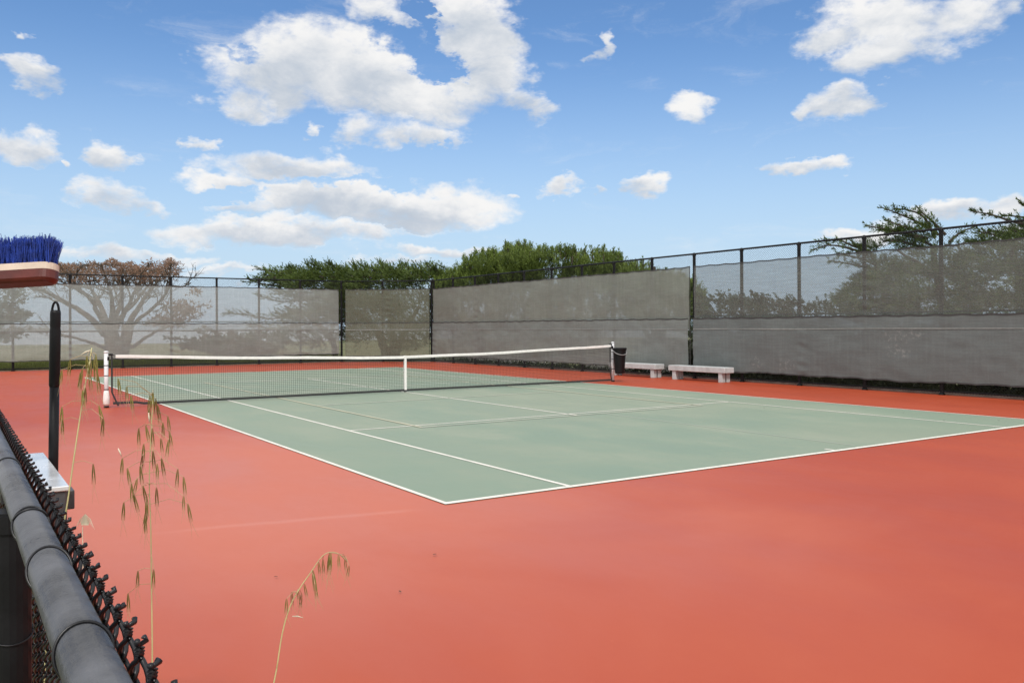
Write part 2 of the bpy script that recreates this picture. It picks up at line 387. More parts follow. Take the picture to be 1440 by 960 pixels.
m_scr_up = fabric_mat('grey_windscreen', rgb(.24, .25, .23), .36, .52)
m_scr_up_far = fabric_mat('dense_grey_green_windscreen', rgb(.295, .312, .28), .13, .24)
m_scr_low_far = fabric_mat('weathered_grey_windscreen', rgb(.265, .29, .275), .06, .13)
m_scr_low = fabric_mat('dense_grey_windscreen', rgb(.205, .232, .228), .05, .12, marks=[(9.1, -6.95, 1.26, .42), (9.1, -7.0, .95, .4), (9.1, -7.4, 1.36, .25), (9.1, -2.9, .55, .3), (9.1, -3.9, .5, .4), (9.1, 2.6, .8, .7), (9.1, 4.2, 1.1, .5)])
m_hem = simple('windscreen_hem', rgb(.045, .045, .045), .7, bumps=0)
m_hem_l = simple('pale_windscreen_hem', rgb(.21, .23, .22), .7, bumps=0)

# ground outside
def ground_mat():
    m, nt = material('field_grass')
    a = nt.noise(nt.obj, .12, 5, .6); b_ = nt.noise(nt.obj, 6., 5, .7)
    c = nt.mix(nt.ramp(a, .35, .65), rgb(.10, .12, .04), rgb(.19, .18, .085))
    c = nt.mix(nt.ramp(b_, .4, .7, 0., .5), c, rgb(.05, .065, .022))
    nt.put(nt.b.inputs['Base Color'], c); nt.b.inputs['Roughness'].default_value = .95
    bump(nt, b_, .8, .05); return m
m_ground = ground_mat()

# ------------------------------------------------------------------ ground, sea, court
struct(sheet('sea', [(-9000, -9000), (9000, -9000), (9000, 9000), (-9000, 9000)], -8., m_sea))
g = MB()   # the headland: a big sheet with falling edges
N = 48; ring = []
for R_, zz in ((0, -.03), (60, -.03), (95, -.1), (104, -1.2), (115, -9)):
    ring.append([(4 + R_ * (1 + .12 * math.sin(3 * t) + .05 * math.sin(7 * t + 1)) * math.cos(t), 4 + R_ * (1 + .12 * math.sin(3 * t) + .05 * math.sin(7 * t + 1)) * math.sin(t), zz) for t in [2 * math.pi * k / N for k in range(N)]])
vs = [(4, 4, -.03)] + [p for r_ in ring[1:] for p in r_]
fs = [(0, 1 + k, 1 + (k + 1) % N) for k in range(N)]
for j in range(3):
    for k in range(N):
        a = 1 + j * N; fs.append((a + k, a + N + k, a + N + (k + 1) % N, a + (k + 1) % N))
g.add(vs, fs); struct(g.build('ground', m_ground, smooth=True))

COURT = [(-9.25, -21.), (9.28, -21.), (9.28, 15.55), (5.85, 18.32), (-9.25, 18.32)]
slab = MB(); n = len(COURT)
slab.add([(x, y, 0) for x, y in COURT] + [(x, y, -.1) for x, y in COURT], [tuple(range(n))] + [(i, n + i, n + (i + 1) % n, (i + 1) % n) for i in range(n)])
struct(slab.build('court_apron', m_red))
struct(sheet('playing_court', [(-5.485, -11.885), (5.485, -11.885), (5.485, 11.885), (-5.485, 11.885)], .004, m_green))
def lines(name, segs, z, mat):
    mb = MB()
    for x0, y0, x1, y1 in segs: mb.add([(x0, y0, z), (x1, y0, z), (x1, y1, z), (x0, y1, z)], [(0, 1, 2, 3)])
    o = mb.build(name, mat); struct(o); return o
W = .05
T = []
for sx in (-1, 1):
    a, b = sorted((sx * 5.485, sx * (5.485 - W))); T.append((a, -11.885, b, 11.885))
for sy in (-1, 1):
    a, b = sorted((sy * 11.885, sy * 11.81)); T.append((-5.435, a, 5.435, b))
lines('court_lines', T, .008, m_line)
T = []
for sx in (-1, 1):
    a, b = sorted((sx * 4.115, sx * (4.115 - W))); T.append((a, -11.81, b, 11.81))
T += [(-.025, -11.81, .025, -11.68), (-.025, 11.68, .025, 11.81)]
lines('singles_lines', T, .0082, m_line)
lines('service_lines', [(-4.065, -6.42, 4.065, -6.37), (-4.065, 6.37, 4.065, 6.42), (-.025, -6.37, .025, 6.37)], .0084, m_line)
T = []
for sy in (-1, 1):
    a, b = sorted((sy * 2.134, sy * 2.184)); T.append((-3.0, a, 3.0, b))
    a, b = sorted((sy * 6.706, sy * 6.656)); T.append((-3.05, a, 3.05, b))
lines('pickleball_lines', T, .012, m_line_pale)
T = [(-3.05, -6.656, -3.0, 6.656), (3.0, -6.656, 3.05, 6.656)]
lines('pickleball_sidelines', T, .0125, m_line_yel)
lines('pickleball_centre_line', [(-.025, -6.656, .025, -6.42), (-.025, 6.42, .025, 6.656)], .0125, m_line)
lines('ghost_line', [(.56, -11.7, .61, -6.75)], .0065, m_ghost)
sc = MB()   # old filled cracks in the slab
def crack(p0, p1, w_, n=24, amp=.02):
    p0 = np.array(p0); p1 = np.array(p1); d = p1 - p0; L = np.linalg.norm(d); d /= L; nn = np.array([-d[1], d[0]])
    pts = []
    for i in range(n + 1):
        c_ = p0 + d * L * i / n + nn * (noise.noise(Vector((i * .3, p0[0], p0[1]))) * amp * 3); ww = w_ * (.5 + .7 * abs(noise.noise(Vector((i * .5, 3, p0[0]))))) * (1 if 0 < i < n else .1)
        pts += [(*(c_ + nn * ww), .003), (*(c_ - nn * ww), .003)]
    sc.add(pts, [(2 * i, 2 * i + 1, 2 * i + 3, 2 * i + 2) for i in range(n)])


k = MB(); k.box((9.285, -21., -.1), (9.42, 15.5, .045)); struct(k.build('kerb', m_kerb))
k = MB(); k.box((-9.2, 18.325, -.1), (5.8, 18.42, .02)); struct(k.build('kerb', m_kerb))

# ------------------------------------------------------------------ tall fences
def clip_diag(L, z0, z1, p):
    "straight strands of a chain-link sheet of length L as (s, z) segments"
    out = []; H = z1 - z0
    for kk in range(int((L + H) / p) + 1):
        s0 = kk * p - H
        a = s0; za = z0; b_ = s0 + H; zb = z1
        if a < 0: za = z0 - a; a = 0
        if b_ > L: zb = z1 - (b_ - L); b_ = L
        if b_ > a + .01: out.append((a, za, b_, zb)); out.append((L - a, za, L - b_, zb))
    return out
def link_mesh(P0, P1, z0, z1, p, wr, off, parent):
    P0 = np.array(P0, float); P1 = np.array(P1, float); d = P1 - P0; L = np.linalg.norm(d); d /= L; nn = np.array([-d[1], d[0]])
    segs = np.array(clip_diag(L, z0, z1, p)); m_ = len(segs)
    A = P0 + np.outer(segs[:, 0], d) + nn * off; B = P0 + np.outer(segs[:, 2], d) + nn * off
    sg = np.sign(segs[:, 2] - segs[:, 0])
    # triangular prism-like ribbons: 4-sided
    V = np.zeros((m_, 8, 3)); t = np.stack([(segs[:, 2] - segs[:, 0]), (segs[:, 3] - segs[:, 1])], 1); t /= np.linalg.norm(t, axis=1)[:, None]
    perp = np.stack([-t[:, 1], t[:, 0]], 1)
    for e, (PP, zz) in enumerate(((A, segs[:, 1]), (B, segs[:, 3]))):
        for q, (ca, cb) in enumerate(((1, 0), (0, 1), (-1, 0), (0, -1))):
            V[:, e * 4 + q, :2] = PP + np.outer(perp[:, 0] * ca * wr, d) + nn * (cb * wr) + np.outer(sg * wr * .8, nn); V[:, e * 4 + q, 2] = zz + perp[:, 1] * ca * wr
    base = (np.arange(m_) * 8)[:, None, None]
    Q = base + np.array([[q, (q + 1) % 4, 4 + (q + 1) % 4, 4 + q] for q in range(4)])[None]
    return np_mesh('chain_link_mesh', V.reshape(-1, 3), Q.reshape(-1, 4), m_wire, parent)
def screen(name, P0, P1, z0, z1, off, mat, parent, seed=0, hems=(m_hem, m_hem)):
    P0 = np.array(P0, float); P1 = np.array(P1, float); d = P1 - P0; L = np.linalg.norm(d); d /= L; nn = np.array([-d[1], d[0]])
    nx = max(4, int(L / .1)); nz = 34; V = []
    sgn_ = 1 if off > 0 else -1; off = abs(off)
    def disp(s, t):   # sags between ties, billows a little
        e = off + .022 * noise.noise(Vector((s * 1.1, t * 2.5, seed))) + .012 * noise.noise(Vector((s * 4., t * 7, seed + 5))) + .02 * abs(math.sin(s * math.pi / 1.83)) * math.sin(t * math.pi)
        q = (s % 1.83) - .2 * math.sin(int(s / 1.83) * 2.3 + seed); k = int(s / 1.83)      # bunched folds where the cloth is tied to a post
        am_ = max(0., noise.noise(Vector((k * 1.7, seed * .3, .5))) + .15)
        e += .05 * am_ * math.exp(-(q / .16) ** 2) * math.sin((z0 + (z1 - z0) * t) * 26 + k * 2 + q * 8) * (1 - t) ** .5
        e = max(e, off - .022); zz = z0 + (z1 - z0) * t
        if t > .97: zz -= .02 * abs(math.sin(s * math.pi / .61)) + .015 * noise.noise(Vector((s * .7, 0, seed)))
        if t < .03: zz += .03 * noise.noise(Vector((s * 1.4, 9, seed))) + .02 * noise.noise(Vector((s * 5, 9, seed)))
        return e, zz
    for i in range(nx + 1):
        for j in range(nz + 1):
            s = L * i / nx; e, zz = disp(s, j / nz); p = P0 + d * s + nn * e * sgn_; V.append((p[0], p[1], zz))
    Q = [(i * (nz + 1) + j, (i + 1) * (nz + 1) + j, (i + 1) * (nz + 1) + j + 1, i * (nz + 1) + j + 1) for i in range(nx) for j in range(nz)]
    o = np_mesh(name, np.array(V), np.array(Q), mat, parent); o.data.polygons.foreach_set('use_smooth', [True] * len(Q))
    for t, hm in ((1., hems[0]), (0., hems[1]), *(((.79, m_hem_l),) if name.startswith('lower') else ())):
        mb = MB(); vs = []
        for i in range(nx + 1):
            s = L * i / nx; e, zz = disp(s, t); p = P0 + d * s + nn * (e + .01) * sgn_
            hh = .016 if t in (0., 1.) else .016 + .010 * noise.noise(Vector((s * .9, 4, seed)))
            if t not in (0., 1.): zz += .012 * noise.noise(Vector((s * .6, 7, seed)))
            vs += [(p[0], p[1], zz - hh), (p[0], p[1], zz + hh)]
        mb.add(vs, [(2 * i, 2 * i + 2, 2 * i + 3, 2 * i + 1) for i in range(nx)])
        h = mb.build('hem' if t in (0., 1.) else 'seam', hm, None); h.parent = o; 
    return o
HT = 3.65
def tall_fence(label, P0, P1, posts, runs, mats, zb, inward, rail_bottom=.08):
    P0 = np.array(P0, float); P1 = np.array(P1, float); d = P1 - P0; L = np.linalg.norm(d); d /= L; nn = np.array([-d[1], d[0]]) * inward
    root = thing('chain_link_fence', label, 'fence', (P0[0], P0[1], 0))
    for s in posts:
        p = P0 + d * s; mb = MB(); mb.tube([(p[0], p[1], -.1), (p[0], p[1], HT - .02)], .045, 14)
        mb.lathe([(.0, .0), (.055, .0), (.055, .05), (.03, .09), (.0, .1)], (p[0], p[1], HT - .06), 14)
        mb.lathe([(.07, 0), (.075, .02), (.05, .05)], (p[0], p[1], -.005), 14)
        mb.build('post', m_postblk, root, smooth=False)
    def rail(z, r_):
        a = P0; b_ = P1; mb = MB(); mb.tube([(a[0], a[1], z), (b_[0], b_[1], z)], r_, 10); mb.build('rail', m_postblk, root, smooth=True)
    rail(HT, .026); rail(1.83, .021); rail(rail_bottom, .021)
    link_mesh(P0, P1, .03, HT, .064, .0022, inward * .055, root)
    for i, (a, b_) in enumerate(runs):
        A = P0 + d * a; B = P0 + d * b_
        up, lo = mats[i % len(mats)] if isinstance(mats[0], tuple) else mats
        screen('upper_windscreen', A, B, 1.45, 3.28, inward * .10, up, root, seed=i * 3 + L, hems=(m_hem, m_hem_l))
        screen('lower_windscreen', A, B, zb, 1.77, inward * .145, lo, root, seed=i * 3 + 40 + L)
        # ties along the edge of each run
        for k_, s in enumerate((a, b_)):
            t = P0 + d * s + nn * .085; mb = MB()
            mb.tube([(t[0], t[1], zb), (t[0], t[1], 3.3)], .012, 6); mb.build('lacing_cord', m_hem, root)
    return root
YP = [15.6, 13.85, 12.0, 10.2, 8.38, 6.6, 4.83, 3.13, 1.32, -.48, -2.27, -4.17, -6.04, -7.93, -9.72, -11.55, -13.4, -15.2, -17.0, -18.9, -20.8]
y0 = YP[0]
tall_fence('long tall fence along the right side behind the benches, hung with grey windscreens', (9.15, 15.6), (9.15, -20.8), [y0 - y for y in YP],
           [(.12, 15.98), (16.16, 36.2)], ((m_scr_up_far, m_scr_low_far), (m_scr_up, m_scr_low)), .28, -1)
tall_fence('short angled chain link fence closing the far right corner of the court', (5.8, 18.2), (9.15, 15.6), [1.9, 4.13], [(.22, 4.05)], (m_scr_corner, m_scr_corner), .26, -1)
XP = [-9.0, -7.1, -5.2, -3.35, -1.53, .28, 2.05, 3.88, 5.8]
tall_fence('tall fence across the far left end behind the net, with sunlit-toned see-through windscreens', (-9.0, 18.2), (5.8, 18.2), [x + 9. for x in XP], [(.05, 14.62)], (m_scr_back, m_scr_back), .36, -1)

# ------------------------------------------------------------------ low fence beside the camera
FX = -8.977; RZ = 1.25
lf = thing('low_chain_link_fence', 'low black chain link fence with a thick top rail at the left edge', 'fence', (FX, -19.5, 0))
mb = MB(); mb.tube([(FX, -20.9, RZ), (FX, -14., RZ), (FX, -5, RZ), (FX, 18.1, RZ)], .0230, 28); mb.build('top_rail', m_railgrey, lf, smooth=True)
mb = MB(); mb.tube([(FX, -20.9, .08), (FX, 18.1, .08)], .018, 10); mb.build('bottom_rail', m_postblk, lf, smooth=True)
PY = [-18.3942 + 1.70 + 3.05 * i for i in range(-1, 12)]
for yy in PY:
    mb = MB(); mb.tube([(FX - .012, yy, -.1), (FX - .012, yy, RZ - .02)], .030, 18)
    mb.lathe([(.0, -.03), (.034, -.03), (.034, .0), (.0, .004)], (FX - .012, yy, RZ - .024), 18); mb.build('post', m_postblk, lf, smooth=False)
# woven wire: every strand is a bent wire of its own shape
pw = .027; st = .027; RW = .0025; MX = FX + .0305; random.seed(3)
def strand(yc, ph, ztop, zbot, sub=6, rw=RW):
    nst = int((ztop - zbot) / st); pts = []; am = pw / 2 + rw * .9
    for i in range(nst * sub + 1):     # a flattened spiral: front going one way, back going the other
        t = i / sub; a = math.pi * (t + ph)
        pts.append((MX + .0046 * math.sin(a), yc + am * (math.cos(a) + .10 * math.cos(3 * a)) / 1.08, ztop - t * st))
    return pts
mb = MB(); ZT = 1.270
yc = -20.4; i = 0
while yc < -11.4:
    near = yc < -15.6
    pts = strand(yc, i % 2, ZT, .06, 6 if yc < -16.4 else 2)
    mb.tube(pts, RW, 6 if yc < -16.6 else 4, caps=False)
    # selvage: neighbouring wires twist together and end in two barbs
    if i % 2 == 0:
        yt = yc + pw / 2
        for sg in (-1, 1):
            tw = [(MX + sg * RW, yt + sg * .001, ZT), (MX - sg * RW, yt - sg * RW * .6, ZT + .003), (MX + sg * RW, yt + sg * RW * .6, ZT + .006), (MX - sg * RW * .6, yt - sg * RW, ZT + .009),
                  (MX + .004 * sg + .002, yt + sg * .003, ZT + .0105), (MX + .003 * sg + .002 + random.uniform(-.002, .002), yt + sg * .004 + random.uniform(-.002, .002), ZT + .013 + random.uniform(-.002, .002))]
            mb.tube(tw, RW, 6)
    yc += pw; i += 1
mesh_near = mb.build('chain_link_mesh', m_wire, lf, smooth=True)
link_mesh((FX, -11.35), (FX, 18.1), .06, 1.27, .06, .002, -.03, lf)
mb = MB(); mb.tube([(MX + .0042, -20.4 + .3 * q, 1.2335 + .0008 * math.sin(q * 2.1)) for q in range(31)], .0019, 8); mb.build('tension_wire', m_wire, lf, smooth=True)
# wire ties round the rail
def tie(y, turns=1, slant=.012, r_=.0016, open_=.0):
    mb = MB(); 
    for q in range(turns):
        pts = []
        for j in range(33):
            a = -.25 * math.pi + 1.95 * math.pi * j / 32
            rr = .0230 + r_ * .9 + (.0035 if 4 < j < 10 else 0) * 0
            pts.append((FX + rr * math.cos(a), y + q * .011 + slant * math.sin(a) * (1 if q % 2 == 0 else -.4), RZ + rr * math.sin(a)))
        pts = [(MX + .003, y + q * .011 - .006, RZ - .035)] + pts[0:] + [(MX + .005, y + q * .011 + .012, RZ - .008)]
        mb.tube(pts, r_, 8)
    mb.build('wire_tie', m_wire, lf, smooth=True)
C0 = -18.3942
for dy, tn, sl in ((.855, 1, .010), (1.17, 1, .02), (1.45, 2, .022), (2.05, 1, .012), (2.9, 1, .01), (3.9, 1, .01), (5.0, 1, .01), (.35, 1, .01), (-.3, 1, .01)): tie(C0 + dy, tn, sl)
# ties round the posts
for yy in PY[1:3]:
    for zz in (1.02, .86, .5):
        mb = MB(); mb.tube([(FX - .012 + .0315 * math.cos(a), yy + .0315 * math.sin(a), zz + .012 * math.sin(a)) for a in [2 * math.pi * j / 24 for j in range(24)]] + [(FX + .0195, yy, zz)], .0013, 6)
        mb.build('wire_tie', m_wire, lf, smooth=True)

# ------------------------------------------------------------------ metal box on the fence, broom, long handle
BX0, BX1 = FX + .042, CAM[0] + .237; BY0, BY1 = C0 + 2.27, C0 + 2.93; BZ = 1.17
bxr = thing('metal_box', 'shallow shiny metal box on the court side of the low fence, beside the black pole', 'box', ((BX0 + BX1) / 2, BY0, BZ - .16))
mb = MB(); mb.box((BX0, BY0 + .006, BZ - .16), (BX1 - .004, BY1 - .006, BZ - .012), bev=.004); mb.build('case', m_metal_d, bxr)
mb = MB(); mb.box((BX0 - .002, BY0, BZ - .012), (BX1, BY1, BZ), bev=.002); mb.build('lid', m_metal, bxr)
mb = MB(); mb.box((BX1 + .0, BY0 + .10, BZ - .075), (BX1 + .022, BY0 + .16, BZ - .028), bev=.002); mb.build('latch', m_metal_d, bxr)
for yq in (BY0 + .1, BY1 - .13):
    mb = MB(); mb.box((FX + .02, yq, BZ - .12), (BX0 + .002, yq + .03, BZ - .05)); mb.build('bracket', m_metal_d, bxr)

# upside-down push broom leaning on the rail from outside
D = 2.2
hc = at(-31, 391, D)     # centre of the block
ax = at(78, 384.5, D) - at(-31, 391, D); ax /= np.linalg.norm(ax)
fwd = FW - ax * np.dot(FW, ax); fwd /= np.linalg.norm(fwd); upv = np.cross(ax, fwd); upv *= np.sign(upv[2])
tl = math.radians(14)
nb = math.cos(tl) * upv + math.sin(tl) * fwd       # bristle direction, leaning away
sb = math.cos(tl) * fwd - math.sin(tl) * upv
R = np.stack([ax, sb, nb], 1)
br = thing('push_broom', 'upside-down push broom at the left edge, blue bristles on a red-brown block', 'broom', (hc[0], hc[1], 0))
HL = .205; HW = .030; TH = .026
def stadium(z, ins=0.):
    pts = []; r_ = HW - ins
    for a in range(0, 13): t = -math.pi / 2 + math.pi * a / 12; pts.append((HL - HW + r_ * math.cos(t) * 1.0, r_ * math.sin(t), z))
    for a in range(0, 13): t = math.pi / 2 + math.pi * a / 12; pts.append((-HL + HW + r_ * math.cos(t), r_ * math.sin(t), z))
    return pts
def prism(layers):
    vs = []; 
    for z, i_ in layers: vs += stadium(z, i_)
    m_ = 26; fs = [tuple(range(m_ - 1, -1, -1)), tuple((len(layers) - 1) * m_ + k for k in range(m_))]
    for j in range(len(layers) - 1):
        for k_ in range(m_): fs.append((j * m_ + k_, j * m_ + (k_ + 1) % m_, (j + 1) * m_ + (k_ + 1) % m_, (j + 1) * m_ + k_))
    return vs, fs
vs, fs = prism([(-TH, .010), (-TH + .004, .004), (-TH + .010, .0), (.006, .0)]); mb = MB(); mb.add([R @ np.array(p) + hc for p in vs], fs); mb.build('block', m_wood, br)
vs, fs = prism([(.0063, .0), (.023, .0), (.0245, .002)]); mb = MB(); mb.add([R @ np.array(p) + hc for p in vs], fs); mb.build('block_face', m_wood_l, br)
V = []; Q = []; ni = 0
for ix in range(27):
    for iy in range(5):
        lx = -HL + .02 + ix * (2 * HL - .036) / 26 + random.uniform(-.002, .002); ly = (iy - 2) * .0105
        for h in range(22):
            bx_, by_ = lx + random.gauss(0, .0018), ly + random.gauss(0, .0018)
            spx = (bx_ - lx) * 2.2 + lx * .02 + random.gauss(0, .0012); spy = (by_ - ly) * 5 + ly * .18 + random.gauss(0, .0028)
            ln = .071 + random.gauss(0, .0013); wv = random.uniform(-.002, .002)
            p0 = np.array([bx_, by_, .022]); p1 = np.array([bx_ + spx * .45 + wv, by_ + spy * .45, .022 + ln * .55]); p2 = np.array([bx_ + spx, by_ + spy, .022 + ln])
            for q, p in enumerate((p0, p1, p2)):
                wd = .00065
                for aa in range(3):
                    V.append(R @ (p + np.array([wd * math.cos(aa * 2.094), wd * math.sin(aa * 2.094), 0])) + hc)
            for q in range(2):
                for aa in range(3): Q.append((ni + q * 3 + aa, ni + q * 3 + (aa + 1) % 3, ni + q * 3 + 3 + (aa + 1) % 3, ni + q * 3 + 3 + aa))
            ni += 9
np_mesh('bristles', np.array(V), np.array(Q), m_bristle, br)
mb = MB(); hb = hc - nb * TH
ft = np.array([CAM[0] + .035, hc[1] - .03, .0])
mb.tube([hc - nb * .005, hb - nb * .02 + np.array([0, 0, -.01]), hb + np.array([-.004, -.02, -.07]), ft], .012, 14); mb.build('handle', m_wood_l, br, smooth=True)

# black pole with a hanging loop, standing behind the box
pt = at(78, 436, 2.46); pb = at(75, 650, 2.475); dv = (pt - pb) / np.linalg.norm(pt - pb); foot = pb + dv * (-(pb[2] - .05) / dv[2])
pr = thing('court_squeegee', 'upright black squeegee handle with a hanging loop, beside the shiny metal box', 'squeegee', (foot[0], foot[1], 0))
mb = MB(); mb.tube([foot, pb, pb + dv * .25], .0132, 16); mb.build('pole', m_bin, pr, smooth=True)
mb = MB(); g0 = pt - dv * .215
mb.tube([g0 - dv * .006, g0, g0 + dv * .10, pt - dv * .06, pt - dv * .052, pt - dv * .045, pt - dv * .008, pt], [.0136, .0148, .0148, .0148, .0136, .0142, .0142, .0128], 18); mb.build('grip', m_bin, pr, smooth=True)
side = RT * 1.; mb = MB(); lp = []
for j in range(17):
    a = math.pi * j / 16; lp.append(pt + side * (.0095 * math.cos(a)) + dv * (-.003 + .026 * math.sin(a)))
mb.tube(lp, [.0034] * 17, 8); mb.build('hanging_loop', m_bin, pr, smooth=True)
mb = MB(); mb.box((-.02, -.28, .03), (.02, .28, .06), T=(foot[0] + .0, foot[1], 0), bev=.004); mb.build('head', m_metal_d, pr)
mb = MB(); mb.box((-.006, -.28, .0), (.006, .28, .03), T=(foot[0], foot[1], 0)); mb.build('rubber_blade', m_bin, pr)

# ------------------------------------------------------------------ net and posts
NX0, NX1 = -6.50, 6.44; ZC = .865; ZE = 1.035
def net_top(x):
    a = abs(x) / 6.45; return ZC + (ZE - ZC) * (a ** 1.15) - .012 * math.sin(math.pi * a) + .006 * math.sin(x * 1.9)
def net_bot(x): return .055 + (.03 if x < -5.9 else 0.)
net = thing('tennis_net', 'black tennis net with a white headband stretched across the court between two white posts', 'net', (0, 0, 0))
XA, XB = NX0 + .12, NX1 - .08
V = []; Q = []; ni = 0
def cord(p, q, w_=.0021):
    global ni
    p = np.array(p, float); q = np.array(q, float); t = q - p; t /= np.linalg.norm(t); u = np.cross(t, [0, 1., 0]); u /= np.linalg.norm(u); n_ = np.array([0, 1., 0])
    for e in (p, q):
        for c_ in (u, n_, -u, -n_): V.append(e + c_ * w_)
    for a in range(4): Q.append((ni + a, ni + (a + 1) % 4, ni + 4 + (a + 1) % 4, ni + 4 + a))
    ni += 8
stp = .0445; nxn = int((XB - XA) / stp); rows = 21
for i in range(nxn + 1):
    x = XA + i * (XB - XA) / nxn; cord((x, 0, net_bot(x)), (x, 0, net_top(x) - .05))
    if i % 1 == 0: cord((x + .02, .012, net_top(x) - .05 - .16), (x + .02, .012, net_top(x) - .05), .0014)
xs = np.linspace(XA, XB, 60)
for j in range(rows + 1):
    t = j / rows
    for a, b_ in zip(xs[:-1], xs[1:]):
        za = net_bot(a) + (net_top(a) - .05 - net_bot(a)) * t; zb_ = net_bot(b_) + (net_top(b_) - .05 - net_bot(b_)) * t
        cord((a, .004, za), (b_, .004, zb_))
for j in range(4):
    for a, b_ in zip(xs[:-1], xs[1:]): cord((a, .012, net_top(a) - .07 - j * .04), (b_, .012, net_top(b_) - .07 - j * .04), .0014)
np_mesh('netting', np.array(V), np.array(Q), m_cord, net)
def ribbon(f0, f1, x0, x1, th, mat, name, n=90, wob=0.):
    mb = MB(); vs = []
    for i in range(n + 1):
        x = x0 + (x1 - x0) * i / n; w_ = wob * noise.noise(Vector((x * 1.3, 2, 0)))
        for yy, zz in ((-th + w_, f0(x)), (-th - .004 + w_, (f0(x) + f1(x)) / 2), (-th + w_, f1(x)), (th + w_, f1(x)), (th + w_, f0(x))): vs.append((x, yy, zz))
    fs = [(5 * i + a, 5 * i + (a + 1) % 5, 5 * i + 5 + (a + 1) % 5, 5 * i + 5 + a) for i in range(n) for a in range(5)] + [(4, 3, 2, 1, 0), tuple(5 * n + a for a in range(5))]
    mb.add(vs, fs); return mb.build(name, mat, net)
ribbon(lambda x: net_top(x) - .062 + .006 * noise.noise(Vector((x * 2.2, 0, 0))), lambda x: net_top(x) + .004 * noise.noise(Vector((x * 3.2, 5, 0))), XA + .05, XB, .012, m_band, 'headband', wob=.012)
ribbon(lambda x: net_bot(x) - .028, lambda x: net_bot(x) + .022, XA, XB, .006, m_cord, 'bottom_band', wob=.01)
for x, sl in ((XA, .05), (XB, 0.)):
    mb = MB(); mb.tube([(x - .02, 0, net_top(x) - .01), (x - .02, 0, .3), (x + .02 + sl, 0, .08), (x + .05 + sl, 0, .03)], .016, 8); mb.build('side_band', m_cord, net)
mb = MB(); mb.box((-.028, -.026, .06), (.028, -.019, ZC + .002)); mb.box((-.028, .019, .06), (.028, .026, ZC + .002)); mb.box((-.028, -.026, ZC + .002), (.028, .026, ZC + .008)); mb.build('centre_strap', m_band, net)
mb = MB(); mb.box((-.02, -.02, .008), (.02, .02, .06)); mb.build('strap_anchor', m_metal_d, net)
for x in (NX0, NX1):   # headband cable out to the post
    s = 1 if x > 0 else -1
    mb = MB(); mb.tube([(x - s * .02, 0, ZE + .02), ((XB if s > 0 else XA + .05) , 0, net_top(x) - .02)], .006, 6); mb.build('cable', m_cord, net)
def net_post(x, label, lean):
    p = thing('net_post', label, 'net post', (x, 0, 0), 'posts that hold the tennis net')
    mb = MB(); mb.tube([(x, 0, -.05), (x + lean, 0, 1.08)], .040, 20); mb.build('post_tube', m_white, p, smooth=True)
    mb = MB(); mb.lathe([(0, 0), (.044, 0), (.046, .018), (.036, .035), (0, .04)], (x + lean, 0, 1.075), 20); mb.build('cap', m_white, p, smooth=True)
    mb = MB(); mb.lathe([(.048, 0), (.05, .03), (.042, .035)], (x, 0, .0), 20); mb.build('sleeve', m_postblk, p)
    s = 1 if x < 0 else -1
    for z in (.35, .62, .82):
        mb = MB(); mb.lathe([(.0415, 0), (.043, .004), (.043, .012), (.0415, .016)], (x + lean * z, 0, z), 20); mb.build('lacing_ring', m_postblk, p)
    mb = MB(); mb.tube([(x + s * .03, .0, 1.04), (x + s * .12, 0, 1.04)], .02, 8); mb.box((x + s * .035 - .02, -.045, .93), (x + s * .035 + .02, .045, 1.0), bev=.006); mb.build('winch', m_postblk, p)
    if x < 0:   # padded wrap at the foot
        mb = MB(); mb.lathe([(.046, .05), (.062, .08), (.06, .2), (.05, .3), (.042, .33)], (x, 0, 0), 16); mb.build('foot_wrap', m_band, p, smooth=True)
net_post(NX0, 'left white net post, nearer the low fence, with a padded wrap round its foot', -.0)
net_post(NX1, 'right white net post, with the black bin hanging on it', .0)

# black bin hung on the right post
bc = at(871.5, 525, 25.0); bx, by = 6.475, -.245
bn = thing('litter_bin', 'black tapered litter bin with a pale handle, hanging on the right net post', 'bin', (bx, by, .24))
mb = MB(); zb0, zb1 = .24, .99
prof = [(.0, 0), (.125, 0), (.135, .03), (.182, .66), (.186, .68), (.182, .68), (.13, .035), (0, .03)]
mb.lathe(prof[:], (bx, by, zb0), 28); mb.build('bucket', m_bin, bn, smooth=False)
mb = MB(); mb.lathe([(.187, .0), (.198, .0), (.202, .022), (.2, .05), (.186, .055), (.15, .052), (.14, .03), (.186, .03)], (bx, by, zb0 + .655), 28); mb.build('rim', m_bin, bn)
mb = MB(); hp = []
for j in range(15):
    a = math.radians(-20 + 190 * j / 14 + 180); hp.append((bx + .198 * math.cos(a), by + .198 * math.sin(a), zb0 + .645 - .13 * math.sin(math.pi * j / 14)))
mb.tube(hp, .009, 8); mb.build('handle', m_binh, bn, smooth=True)
mb = MB(); mb.box((NX1 - .02, -.075, .86), (NX1 + .03, -.035, .93)); mb.build('hook', m_postblk, bn)

# ------------------------------------------------------------------ concrete benches
def bench(x0, x1, ya, yb, h, label, legs):
    b_ = thing('concrete_bench', label, 'bench', ((x0 + x1) / 2, (ya + yb) / 2, 0), 'concrete benches along the right fence')
    mb = MB(); mb.box((x0, ya, h - .155), (x1, yb, h), bev=.012); mb.build('seat', m_conc, b_)
    for ly in legs:
        for lx in (x0 + .03, x1 - .16):
            mb = MB(); mb.box((lx, ly, 0), (lx + .13, ly + .14, h - .157), bev=.008); mb.build('leg', m_conc, b_)
bench(8.42, 8.80, -2.30, -.13, .41, 'pale concrete bench standing clear of the bin, nearer the camera', (-2.18, -.40))
bench(8.42, 8.80, .42, 2.55, .41, 'pale concrete bench half hidden behind the black bin', (.52, 2.30))

